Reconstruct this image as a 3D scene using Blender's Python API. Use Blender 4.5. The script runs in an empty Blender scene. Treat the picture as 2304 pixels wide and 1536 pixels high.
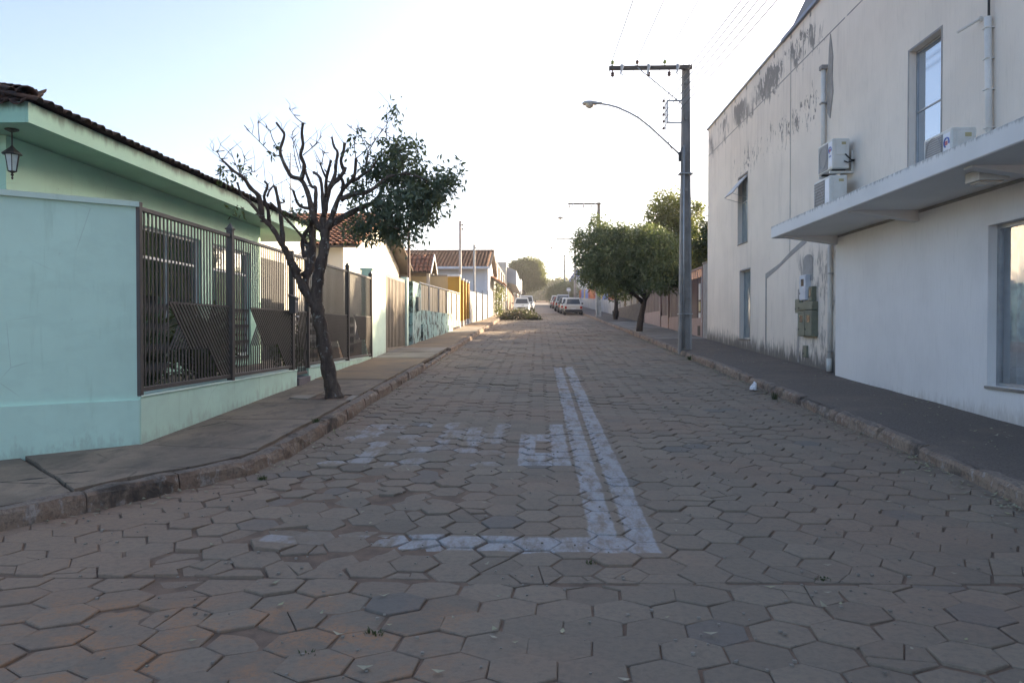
import bpy, bmesh, math, random
import numpy as np
from mathutils import Matrix, Vector
R = math.radians
sc = bpy.context.scene
col = sc.collection
rng = np.random.default_rng(7)
random.seed(7)

# ------------------------------------------------------------------ camera
cam_d = bpy.data.cameras.new('camera'); cam = bpy.data.objects.new('camera', cam_d); col.objects.link(cam)
cam.location = (0, 0, 1.5)
cam.rotation_euler = (R(90 - 0.909), 0, R(1.915))
cam_d.sensor_width = 36.0; cam_d.lens = 36.0 * 1765 / 2304
cam_d.clip_start = 0.1; cam_d.clip_end = 4000
sc.camera = cam
# ------------------------------------------------------------------ sky and sun
SUN_AZ, SUN_EL = 49.0, 15.0          # azimuth from +Y towards +X, elevation
w = bpy.data.worlds.new('World'); sc.world = w; w.use_nodes = True
nt = w.node_tree; nt.nodes.clear()
sky = nt.nodes.new('ShaderNodeTexSky'); sky.sky_type = 'NISHITA'; sky.sun_disc = False
sky.sun_elevation = R(SUN_EL); sky.sun_rotation = R(SUN_AZ)
sky.air_density = 0.66; sky.dust_density = 4.6; sky.ozone_density = 0.55; sky.altitude = 500
bg = nt.nodes.new('ShaderNodeBackground'); bg.inputs[1].default_value = 0.12
wo = nt.nodes.new('ShaderNodeOutputWorld')
nt.links.new(sky.outputs[0], bg.inputs[0]); nt.links.new(bg.outputs[0], wo.inputs[0])
sun_d = bpy.data.lights.new('sun', 'SUN'); sun_d.energy = 4.6; sun_d.angle = R(0.5); sun_d.color = (1.0, 0.80, 0.55)
sun = bpy.data.objects.new('sun', sun_d); col.objects.link(sun)
sdir = Vector((math.sin(R(SUN_AZ)) * math.cos(R(SUN_EL)), math.cos(R(SUN_AZ)) * math.cos(R(SUN_EL)), math.sin(R(SUN_EL))))
sun.rotation_euler = (-sdir).to_track_quat('-Z', 'Y').to_euler()
sun.location = (30, 30, 30)
vs = sc.view_settings
vs.view_transform = 'Standard'; vs.look = 'None'; vs.gamma = 1.0; vs.exposure = 2.02; vs.use_curve_mapping = False
try:
    sc.cycles.use_denoising = True
    sc.cycles.max_bounces = 8; sc.cycles.transparent_max_bounces = 24
except Exception: pass

# ------------------------------------------------------------------ ground profile
S, Y0 = 0.043, 4.65
def gz(y): return 0.0 if y < Y0 else S * (min(y, 260.0) - Y0)     # street surface height

# ------------------------------------------------------------------ shader helpers
class G:
    def __init__(s, name):
        s.m = bpy.data.materials.new(name); s.m.use_nodes = True
        s.t = s.m.node_tree; s.t.nodes.clear()
        s.out = s.t.nodes.new('ShaderNodeOutputMaterial'); s.b = s.t.nodes.new('ShaderNodeBsdfPrincipled')
        s.t.links.new(s.b.outputs[0], s.out.inputs[0]); s._p = None
    def set(s, sock, v):
        if isinstance(v, bpy.types.NodeSocket): s.t.links.new(v, sock)
        elif v is not None:
            if sock.type == 'RGBA' and len(v) == 3: v = (*v, 1)
            sock.default_value = v
    def pos(s):
        if s._p is None: s._p = s.t.nodes.new('ShaderNodeNewGeometry')
        return s._p.outputs['Position']
    def island(s):
        s.pos(); return s._p.outputs['Random Per Island']
    def xyz(s):
        n = s.t.nodes.new('ShaderNodeSeparateXYZ'); s.set(n.inputs[0], s.pos()); return n.outputs
    def math(s, op, a, b=None, c=None, clamp=False):
        n = s.t.nodes.new('ShaderNodeMath'); n.operation = op; n.use_clamp = clamp
        for i, v in enumerate((a, b, c)):
            if v is not None: s.set(n.inputs[i], v)
        return n.outputs[0]
    def vec(s, k):
        n = s.t.nodes.new('ShaderNodeVectorMath'); n.operation = 'MULTIPLY'; s.set(n.inputs[0], s.pos()); n.inputs[1].default_value = k
        return n.outputs[0]
    def noise(s, scale, detail=4, rough=.55, k=None, dist=0.0):
        n = s.t.nodes.new('ShaderNodeTexNoise'); s.set(n.inputs['Vector'], s.vec(k) if k else s.pos())
        n.inputs['Scale'].default_value = scale; n.inputs['Detail'].default_value = detail; n.inputs['Roughness'].default_value = rough
        n.inputs['Distortion'].default_value = dist
        return n.outputs[0]
    def voro(s, scale, feature='F1', k=None):
        n = s.t.nodes.new('ShaderNodeTexVoronoi'); n.feature = feature; s.set(n.inputs['Vector'], s.vec(k) if k else s.pos()); n.inputs['Scale'].default_value = scale
        return n.outputs['Distance']
    def step(s, v, a, b):       # smooth 0..1 between a and b
        n = s.t.nodes.new('ShaderNodeMapRange'); n.interpolation_type = 'SMOOTHSTEP'
        s.set(n.inputs[0], v); n.inputs[1].default_value = a; n.inputs[2].default_value = b
        return n.outputs[0]
    def mix(s, f, a, b, mode='MIX'):
        n = s.t.nodes.new('ShaderNodeMix'); n.data_type = 'RGBA'; n.blend_type = mode
        s.set(n.inputs[0], f); s.set(n.inputs[6], a); s.set(n.inputs[7], b)
        return n.outputs[2]
    def attr(s, name):
        n = s.t.nodes.new('ShaderNodeAttribute'); n.attribute_name = name; return n.outputs['Fac']
    def bump(s, h, strength=.3, dist=.01):
        n = s.t.nodes.new('ShaderNodeBump'); n.inputs['Strength'].default_value = strength; n.inputs['Distance'].default_value = dist
        s.set(n.inputs['Height'], h); s.set(s.b.inputs['Normal'], n.outputs[0])
    def fin(s, c, rough=.8, metal=0.0, spec=.4):
        s.set(s.b.inputs['Base Color'], c); s.set(s.b.inputs['Roughness'], rough)
        s.b.inputs['Metallic'].default_value = metal; s.b.inputs['Specular IOR Level'].default_value = spec
        return s.m

def surf(name, c, c2=None, ns=1.5, rough=.8, bs=60, bump=.15, fine=.12, metal=0.0, spec=.4, streak=0.0, k=None):
    """plain painted / mineral surface with patchy tone, fine grain and optional vertical run-off streaks"""
    g = G(name)
    c2 = c2 or tuple(x * .82 for x in c)
    b = g.mix(g.step(g.noise(ns, 5, .6, k), .35, .68), c, c2)
    if streak:
        st = g.math('MULTIPLY', g.step(g.noise(5, 5, .6, (1.6, 1.6, .12)), .5, .72), streak)
        b = g.mix(st, b, tuple(x * .45 for x in c))
    f = g.noise(bs, 4, .6)
    b = g.mix(g.math('MULTIPLY', g.step(f, .3, .7), fine), b, tuple(x * .55 for x in c))
    if bump: g.bump(f, bump, .006)
    return g.fin(b, rough, metal, spec)

MT = {}
# ---- pavers, with the worn road paint printed on them
def paver_mat():
    g = G('paver'); x, y, z = g.xyz()
    r = g.attr('rnd')
    a = g.mix(r, (.188, .154, .118), (.252, .206, .155))
    a = g.mix(g.step(r, .95, .97), a, (.165, .148, .128))
    a = g.mix(g.math('MULTIPLY', g.step(g.noise(.55, 4, .6), .42, .66), .55), a, (.27, .185, .13))      # red dust lying in broad patches
    # dustier along the left gutter and in the lower left
    lx = g.step(g.math('ADD', x, g.math('MULTIPLY', g.noise(.8, 3), 2.2)), -.6, -2.4)
    a = g.mix(g.math('MULTIPLY', lx, .42), a, (.31, .205, .14))
    n2 = g.step(g.noise(26, 6, .7), .40, .72); a = g.mix(g.math('MULTIPLY', n2, .40), a, (.11, .096, .086))
    sp = g.step(g.voro(150), .22, .08); a = g.mix(g.math('MULTIPLY', sp, .35), a, (.33, .30, .27))
    lo = g.step(g.math('ADD', y, g.math('MULTIPLY', g.noise(1.4, 3), 1.2)), 5.2, 4.5)
    red = g.math('MULTIPLY', g.math('MULTIPLY', lo, g.step(x, .2, -1.0)), g.step(g.noise(3.0, 6, .65), .42, .66))
    red = g.math('MULTIPLY', red, g.step(g.noise(38, 4, .7), .36, .52))
    a = g.mix(g.math('MULTIPLY', red, .88), a, (.34, .19, .105))
    jx = g.math('ADD', x, g.math('MULTIPLY_ADD', g.noise(5, 2), .05, -.025))
    jy = g.math('ADD', y, g.math('MULTIPLY_ADD', g.noise(4, 2), .07, -.035))
    def rect(x0, x1, y0, y1):
        e = .012
        m = g.math('MULTIPLY', g.step(jx, x0 - e, x0 + e), g.step(jx, x1 + e, x1 - e))
        return g.math('MULTIPLY', m, g.math('MULTIPLY', g.step(jy, y0 - e, y0 + e), g.step(jy, y1 + e, y1 - e)))
    def union(rs):
        m = None
        for q in rs:
            k_ = rect(*q); m = k_ if m is None else g.math('MAXIMUM', m, k_)
        return m
    fresh = union([(.365, .555, 5.2, 18.7), (.625, .815, 5.2, 18.7), (-1.0, .80, 5.22, 5.52),
                   (.145, .325, 7.83, 10.38), (-.21, .145, 7.83, 8.42), (-.21, -.03, 8.4, 9.5), (-.21, .145, 9.05, 9.5)])
    worn = union([(-.54, -.36, 7.83, 10.38), (-.88, -.70, 7.83, 10.38), (-.88, -.36, 7.83, 8.4), (-.88, -.36, 9.0, 9.5),          # A
                  (-1.21, -1.03, 7.83, 10.38), (-1.55, -1.03, 7.83, 8.4), (-1.55, -1.37, 7.83, 9.3), (-1.55, -1.03, 9.0, 9.4), (-1.55, -1.37, 9.6, 10.38),   # R
                  (-1.9, -1.72, 7.83, 10.38), (-2.24, -1.72, 7.83, 8.3), (-2.2, -1.72, 8.9, 9.3), (-2.24, -1.72, 9.95, 10.38),      # E
                  (-1.9, -1.0, 5.25, 5.50), (-2.3, -.9, 9.2, 9.9), (-1.6, -.4, 8.3, 8.9)])
    scr = g.noise(9, 6, .7, (1.0, .35, 1.0))
    w1 = g.math('MULTIPLY', g.math('MULTIPLY', fresh, g.step(scr, .30, .60)), g.math('MULTIPLY_ADD', g.noise(40, 4, .7), .95, .08))
    pv = g.step(g.math('ADD', r, g.math('MULTIPLY_ADD', g.noise(2.0, 3), .8, -.4)), .40, .66)
    w2 = g.math('MULTIPLY', g.math('MULTIPLY', worn, pv), g.math('MULTIPLY', g.step(scr, .36, .62), .42))
    a = g.mix(g.math('MAXIMUM', w1, w2), a, (.46, .48, .52))
    g.bump(g.math('ADD', g.noise(90, 5, .65), g.math('MULTIPLY', g.noise(14, 3), 1.2)), .55, .006)
    return g.fin(a, .86, spec=.35)
MT['paver'] = paver_mat()
def farroad_mat():
    g = G('far_paving'); 
    v = g.voro(3.3, 'DISTANCE_TO_EDGE')
    a = g.mix(g.noise(3.0, 3), (.20, .17, .145), (.26, .22, .185))
    a = g.mix(g.step(v, .045, .015), a, (.15, .115, .09))
    a = g.mix(g.math('MULTIPLY', g.step(g.noise(.35, 4), .45, .65), .45), a, (.22, .15, .11))
    return g.fin(a, .88)
MT['far_paving'] = farroad_mat()
MT['soil'] = surf('joint_soil', (.22, .148, .105), (.13, .095, .07), 6, .95, 80, .5, .4)
MT['dirt'] = surf('red_dirt', (.34, .19, .11), (.22, .13, .07), .15, .95, 20, .3, .3)
def slab_mat():
    g = G('old_concrete')
    a = g.mix(g.step(g.noise(.9, 6, .65), .36, .64), (.285, .222, .165), (.175, .140, .108))
    a = g.mix(g.math('MULTIPLY', g.step(g.noise(4, 6, .7, (1, .45, 1)), .48, .66), .6), a, (.095, .08, .068))
    a = g.mix(g.math('MULTIPLY', g.step(g.noise(2.2, 5, .7), .56, .72), .5), a, (.30, .25, .20))
    cr = g.step(g.math('ADD', g.voro(.55, 'DISTANCE_TO_EDGE'), g.math('MULTIPLY_ADD', g.noise(6, 4), .03, -.015)), .006, .0015)
    a = g.mix(g.math('MULTIPLY', cr, g.step(g.noise(.8, 2), .45, .6)), a, (.03, .027, .025))
    f = g.noise(70, 5, .7); a = g.mix(g.math('MULTIPLY', g.step(f, .45, .7), .35), a, (.06, .055, .05))
    g.bump(f, .5, .006); return g.fin(a, .92)
MT['slab'] = slab_mat()
MT['ochre_slab'] = surf('ochre_concrete', (.30, .205, .125), (.19, .15, .11), .9, .92, 60, .4, .35)
MT['pale_slab'] = surf('pale_concrete', (.31, .28, .24), (.20, .17, .14), .9, .92, 60, .4, .3)
def asphalt_mat():
    g = G('asphalt'); f = g.voro(85); n = g.noise(45, 5, .7)
    a = g.mix(g.step(n, .4, .7), (.110, .091, .077), (.205, .168, .138))
    a = g.mix(g.math('MULTIPLY', g.step(f, .25, .1), .6), a, (.26, .235, .21))
    a = g.mix(g.math('MULTIPLY', g.step(g.noise(.9, 5, .65), .46, .68), .6), a, (.20, .155, .12))
    g.bump(g.math('ADD', f, n), .6, .01); return g.fin(a, .93)
MT['asphalt'] = asphalt_mat()
def kerb_mat():
    g = G('kerb_stone')
    a = g.mix(g.step(g.noise(2.2, 6, .7), .38, .62), (.335, .255, .19), (.265, .178, .125))
    a = g.mix(g.step(g.noise(8, 6, .75, (1, 1, .6)), .55, .62), a, (.40, .345, .30))
    nz = g.t.nodes.new('ShaderNodeSeparateXYZ'); g.set(nz.inputs[0], g._p.outputs['Normal'])
    a = g.mix(g.math('MULTIPLY', g.step(nz.outputs[2], .6, .9), .75), a, g.mix(g.noise(3, 5), (.25, .21, .175), (.17, .145, .125)))
    a = g.mix(g.math('MULTIPLY', g.step(g.noise(1.3, 5, .7), .52, .66), .85), a, (.055, .05, .046))
    a = g.mix(g.math('MULTIPLY', g.step(g.noise(24, 6, .75), .46, .64), .55), a, (.10, .08, .066))
    f = g.noise(34, 6, .75); g.bump(f, .9, .018); return g.fin(a, .93)
MT['kerb'] = kerb_mat()

def mint_mat(name, c, low=True):
    g = G(name); x, y, z = g.xyz()
    a = g.mix(g.step(g.noise(.8, 5, .6), .35, .7), c, tuple(v * .88 for v in c))
    a = g.mix(g.math('MULTIPLY', g.step(g.noise(4, 5, .65, (2.5, 2.5, .25)), .55, .75), .22), a, (.30, .46, .33))
    a = g.mix(g.math('MULTIPLY', g.step(g.noise(9, 6, .75), .66, .74), .5), a, (.18, .22, .18))
    zr = g.math('SUBTRACT', z, g.math('MULTIPLY_ADD', g.math('MAXIMUM', y, Y0), S, -S * Y0 + .15))
    spl = g.math('ADD', zr, g.math('MULTIPLY_ADD', g.noise(6, 6, .75, (1.4, 1.4, .5)), .9, -.45))
    a = g.mix(g.math('MULTIPLY', g.step(spl, .14, -.05), .24), a, (.20, .17, .125))       # splashed earth at the foot
    a = g.mix(g.math('MULTIPLY', g.step(g.noise(1.7, 5, .65, (1, 1, 2.2)), .48, .62), .16), a, tuple(v * .70 for v in c))
    crk = g.math('MULTIPLY', g.step(g.voro(.9, 'DISTANCE_TO_EDGE', (1.0, 1.0, 1.5)), .0035, .0008), g.step(g.noise(.9, 2), .54, .62))
    a = g.mix(g.math('MULTIPLY', crk, .28), a, (.14, .17, .15))
    f = g.noise(40, 5, .7); g.bump(g.math('ADD', f, g.math('MULTIPLY', g.noise(7, 3), 1.5)), .18, .004); return g.fin(a, .62, spec=.3)
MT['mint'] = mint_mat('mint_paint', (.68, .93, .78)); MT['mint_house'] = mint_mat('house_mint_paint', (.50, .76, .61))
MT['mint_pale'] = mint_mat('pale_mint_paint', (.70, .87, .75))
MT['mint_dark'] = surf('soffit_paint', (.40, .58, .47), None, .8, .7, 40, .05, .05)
def fascia_mat():
    g = G('fascia_paint'); x, y, z = g.xyz()
    a = g.mix(g.step(g.noise(1.2, 4), .4, .7), (.34, .58, .45), (.30, .52, .40))
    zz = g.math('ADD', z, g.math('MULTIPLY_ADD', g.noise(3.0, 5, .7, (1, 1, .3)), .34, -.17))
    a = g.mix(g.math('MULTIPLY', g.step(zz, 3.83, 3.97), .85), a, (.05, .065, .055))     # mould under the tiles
    return g.fin(a, .6)
MT['fascia'] = fascia_mat()
MT['fence'] = surf('brown_enamel', (.092, .078, .070), (.108, .091, .081), 4, .45, 50, .03, .12, 0, .4)
MT['gate2'] = surf('grey_brown_enamel', (.235, .195, .155), (.20, .165, .13), 3, .5, 50, .03, .1)
def tile_mat(name, c, d):
    g = G(name); r = g.island()
    a = g.mix(r, c, tuple(v * .7 for v in c))
    a = g.mix(g.math('MULTIPLY', g.step(g.noise(5, 6, .7), .40, .62), .9), a, d)
    g.bump(g.noise(50, 4), .3, .005); return g.fin(a, .9)
MT['tile_old'] = tile_mat('old_roof_tile', (.105, .060, .045), (.035, .030, .029))
MT['tile'] = tile_mat('clay_roof_tile', (.32, .165, .10), (.14, .085, .06))
MT['tile_red'] = tile_mat('red_roof_tile', (.45, .20, .11), (.22, .11, .07))
MT['iron'] = surf('dark_iron', (.05, .045, .04), None, 4, .5, 60, .1, .2)
MT['glass_lamp'] = surf('lantern_glass', (.55, .62, .62), None, 6, .15, 60, 0, 0)
MT['white_frame'] = surf('white_frame', (.72, .74, .76), None, 3, .4, 60, 0, .05)
def glass(name, tint, refl, rough=.02):
    g = G(name); t = g.t
    tr = t.nodes.new('ShaderNodeBsdfTransparent'); tr.inputs[0].default_value = (*tint, 1)
    gl = t.nodes.new('ShaderNodeBsdfGlossy'); gl.inputs['Roughness'].default_value = rough; gl.inputs[0].default_value = (.95, .97, 1, 1)
    lw = t.nodes.new('ShaderNodeFresnel'); lw.inputs[0].default_value = 1.5
    f = g.math('MULTIPLY_ADD', lw.outputs[0], 1.4, refl, clamp=True)
    if rough < .05:
        b = t.nodes.new('ShaderNodeBump'); b.inputs['Strength'].default_value = .05; b.inputs['Distance'].default_value = .02
        t.links.new(g.noise(2.2, 1), b.inputs['Height']); t.links.new(b.outputs[0], gl.inputs['Normal'])
    mx = t.nodes.new('ShaderNodeMixShader'); t.links.new(f, mx.inputs[0]); t.links.new(tr.outputs[0], mx.inputs[1]); t.links.new(gl.outputs[0], mx.inputs[2])
    t.links.new(mx.outputs[0], g.out.inputs[0]); t.nodes.remove(g.b); return g.m
MT['shop_glass'] = glass('shop_glass', (.90, .95, .98), .20)
MT['house_glass'] = glass('house_glass', (.62, .70, .60), .10)
MT['car_glass'] = surf('car_glass', (.035, .042, .05), None, 3, .06, 60, 0, 0, 0, .8)
MT['mirror_glass'] = surf('reflective_glass', (.50, .56, .62), (.47, .53, .60), .7, .07, 60, 0, 0, .85, .6)
MT['dim_glass'] = surf('dull_glass', (.17, .22, .24), (.12, .16, .18), 1.5, .14, 60, 0, 0, 0, .9)
MT['curtain'] = surf('curtain', (.78, .82, .84), None, 4, .9, 80, 0, .05)
MT['dark_room'] = surf('room_wall', (.10, .11, .11), None, 1, .9, 40, 0, .05)
# ---- old cream wall: flaking paint in bands near the parapet, mould above the pavement
def oldwall_mat():
    g = G('flaking_cream_render'); x, y, z = g.xyz()
    zr = g.math('SUBTRACT', z, g.math('MULTIPLY_ADD', y, S, -S * Y0 + .15))
    a = g.mix(g.step(g.noise(.7, 5, .6), .35, .7), (.77, .70, .61), (.70, .635, .555))
    a = g.mix(g.math('MULTIPLY', g.step(g.noise(3, 5, .65, (1.5, 1.5, .2)), .5, .72), .30), a, (.44, .40, .35))
    flake = g.math('ADD', g.math('MULTIPLY', g.noise(5.2, 8, .72, (1.0, 1.0, .5), .8), .72), g.math('MULTIPLY', g.noise(1.1, 3, .5, (1, 1, .6)), .32))
    band1 = g.math('MULTIPLY', g.step(z, 6.95, 7.7), g.math('MULTIPLY', g.step(z, 8.42, 8.0), g.step(y, 15.4, 17.0)))
    band2 = g.math('MULTIPLY', g.math('MULTIPLY', g.step(z, 5.3, 6.1), g.step(z, 7.1, 6.4)), g.math('MULTIPLY', g.step(y, 16.0, 17.5), g.step(y, 25.5, 23)))
    spots = g.step(g.noise(5.2, 7, .75), .65, .70)
    run = g.math('MULTIPLY', g.step(g.noise(4.5, 4, .6, (2.2, 2.2, .06)), .54, .70), g.step(z, 5.2, 8.2))
    a = g.mix(g.math('MULTIPLY', run, .35), a, (.30, .275, .24))
    thr = g.math('ADD', g.math('MULTIPLY', band1, .185), g.math('MULTIPLY', band2, .115))
    m = g.step(g.math('ADD', flake, thr), .675, .695)
    gate = g.step(g.noise(.55, 3), .42, .56)
    m = g.math('MULTIPLY', m, g.math('MAXIMUM', gate, band2))
    m = g.math('MAXIMUM', m, g.math('MULTIPLY', spots, .45))
    a = g.mix(g.math('MULTIPLY', m, .88), a, (.185, .172, .16))
    mould = g.math('ADD', zr, g.math('MULTIPLY_ADD', g.noise(7, 6, .72, (1.6, 1.6, .22)), 1.5, -.72))
    a = g.mix(g.math('MULTIPLY', g.step(mould, .48, .12), .85), a, (.065, .06, .055))
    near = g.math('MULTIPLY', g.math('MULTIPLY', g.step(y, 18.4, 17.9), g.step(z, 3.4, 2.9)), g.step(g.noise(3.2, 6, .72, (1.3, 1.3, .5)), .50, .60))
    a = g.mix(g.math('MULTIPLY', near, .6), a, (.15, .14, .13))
    f = g.noise(45, 5, .65); g.bump(g.math('ADD', f, g.math('MULTIPLY', m, -1.0)), .25, .006)
    return g.fin(a, .8, spec=.3)
MT['oldwall'] = oldwall_mat()
def texwall_mat(name, c, sc_, st, lo=None):
    g = G(name); x, y, z = g.xyz()
    rub = g.noise(26, 3, .6, (1, 1, .10))      # dragged vertical texture
    a = g.mix(g.step(g.noise(.6, 5, .6), .35, .7), c, tuple(v * .9 for v in c))
    a = g.mix(g.math('MULTIPLY', g.step(rub, .5, .75), st), a, tuple(v * .55 for v in c))
    if lo: a = g.mix(g.math('MULTIPLY', g.step(g.math('ADD', z, g.math('MULTIPLY_ADD', g.noise(7, 6, .75, (1.5, 1.5, .4)), .6, -.30)), .60, .34), .45), a, lo)
    a = g.mix(g.math('MULTIPLY', g.step(g.noise(1.3, 6, .7, (1, 1, .5)), .54, .70), .10), a, tuple(v * .6 for v in c))
    g.bump(rub, .35, .008); return g.fin(a, .75, spec=.3)
MT['texwall'] = texwall_mat('dragged_cream_render', (.77, .70, .61), 26, .18)
MT['white_wall'] = texwall_mat('white_render', (.78, .765, .74), 26, .12, (.30, .26, .21))
def canopy_mat():
    g = G('canopy_paint'); x, y, z = g.xyz()
    a = g.mix(g.step(g.noise(.8, 4), .4, .7), (.74, .735, .715), (.66, .66, .64))
    d = g.math('ADD', z, g.math('MULTIPLY_ADD', g.noise(9, 5, .7, (1.5, 1.5, .25)), .22, -.11))
    a = g.mix(g.math('MULTIPLY', g.step(d, 3.47, 3.53), .65), a, (.14, .14, .13))
    return g.fin(a, .75)
MT['canopy'] = canopy_mat()
MT['cement'] = surf('cement_patch', (.37, .355, .335), (.29, .275, .255), 4, .9, 60, .3, .25)
MT['metal'] = surf('galvanised_metal', (.40, .41, .42), (.32, .33, .34), 5, .45, 60, .03, .15, .5)
MT['roof_metal'] = surf('roof_metal', (.16, .165, .175), None, 2, .5, 40, .05, .1, .3)
MT['pvc'] = surf('pvc_pipe', (.70, .68, .63), (.62, .60, .55), 3, .5, 60, .02, .15)
MT['ac_white'] = surf('appliance_white', (.66, .66, .62), (.60, .59, .54), 4, .45, 60, .02, .1)
MT['ac_grille'] = surf('fan_grille', (.24, .245, .25), None, 9, .5, 60, .1, .2)
MT['sticker'] = surf('sticker_white', (.72, .74, .78), None, 3, .4, 60, 0, 0)
MT['sticker_red'] = surf('sticker_red', (.50, .10, .12), None, 3, .4, 60, 0, 0)
MT['sticker_blue'] = surf('sticker_blue', (.08, .14, .42), None, 3, .4, 60, 0, 0)
MT['sticker_tan'] = surf('sticker_tan', (.45, .40, .22), None, 3, .4, 60, 0, 0)
MT['rubber'] = surf('black_rubber', (.03, .03, .03), None, 3, .7, 60, .05, .1)
MT['meter_green'] = surf('meter_green', (.20, .21, .155), (.155, .165, .12), 4, .6, 60, .05, .25)
MT['meter_white'] = surf('meter_white', (.62, .66, .72), None, 4, .5, 60, .02, .1)
MT['meter_glass'] = surf('meter_glass', (.03, .03, .035), None, 4, .15, 60, 0, 0)
MT['concrete_pole'] = surf('pole_concrete', (.36, .34, .315), (.26, .245, .225), 2.5, .9, 50, .35, .35, streak=.5)
MT['pole_white'] = surf('whitewashed_concrete', (.55, .53, .50), (.42, .40, .37), 3, .9, 50, .2, .3)
MT['timber'] = surf('weathered_timber', (.125, .105, .09), (.08, .07, .06), 5, .9, 60, .3, .4, k=(.4, 3, 3))
MT['insulator'] = surf('brown_porcelain', (.10, .05, .035), None, 4, .2, 60, 0, .1)
MT['insulator_g'] = surf('green_glass_insulator', (.30, .36, .12), None, 4, .15, 60, 0, .1)
MT['lamp_head'] = surf('lamp_housing', (.50, .49, .47), None, 4, .45, 60, 0, .1)
MT['lamp_lens'] = surf('lamp_lens', (.60, .52, .42), None, 4, .25, 60, 0, .1)
MT['wire'] = surf('wire', (.10, .12, .15), None, 4, .6, 60, 0, 0)
def bark_mat(name, c, d, lich):
    g = G(name); 
    a = g.mix(g.step(g.noise(9, 6, .7, (1, 1, .4)), .38, .66), c, d)
    a = g.mix(g.math('MULTIPLY', g.step(g.noise(11, 5, .7), .58, .64), lich), a, (.34, .34, .31))
    g.bump(g.noise(24, 6, .7, (1.5, 1.5, .5)), .8, .03); return g.fin(a, .93, spec=.2)
MT['bark'] = bark_mat('lichened_bark', (.155, .118, .095), (.082, .062, .051), .8)
MT['bark_dk'] = bark_mat('plain_bark', (.10, .08, .066), (.05, .04, .035), .25)
def leaf_mat(name, c, c2, tr=.35):
    g = G(name); t = g.t; r = g.island()
    a = g.mix(r, c, c2); a = g.mix(g.math('MULTIPLY', g.step(g.noise(1.1, 2), .4, .65), .5), a, tuple(v * .6 for v in c))
    g.fin(a, .5, spec=.35)
    tl = t.nodes.new('ShaderNodeBsdfTranslucent'); g.set(tl.inputs[0], g.mix(.5, a, (.22, .26, .03)))
    mx = t.nodes.new('ShaderNodeMixShader'); mx.inputs[0].default_value = tr
    t.links.new(g.b.outputs[0], mx.inputs[1]); t.links.new(tl.outputs[0], mx.inputs[2]); t.links.new(mx.outputs[0], g.out.inputs[0])
    return g.m
MT['leaf'] = leaf_mat('dark_leaf', (.105, .145, .10), (.175, .21, .145), .34)
MT['leaf_street'] = leaf_mat('street_tree_leaf', (.088, .132, .074), (.142, .178, .105), .34)
MT['leaf_tall'] = leaf_mat('yellow_green_leaf', (.095, .125, .04), (.17, .18, .06), .42)  # yellower green for the tall yard tree
MT['leaf_far'] = leaf_mat('far_leaf', (.10, .12, .055), (.17, .17, .08), .4)
MT['leaf_yard'] = leaf_mat('yard_leaf', (.035, .055, .028), (.06, .085, .04), .25)
MT['leaf_dry'] = leaf_mat('dry_leaf', (.095, .072, .048), (.15, .115, .07), .2)
MT['leaf_pale'] = leaf_mat('pale_fallen_leaf', (.36, .33, .26), (.30, .31, .16), .1)
MT['twig'] = surf('dry_twig', (.16, .125, .095), (.10, .08, .06), 8, .95, 60, .2, .3)
MT['paper'] = surf('white_plastic', (.78, .80, .84), None, 6, .5, 60, .1, .05)

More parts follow.
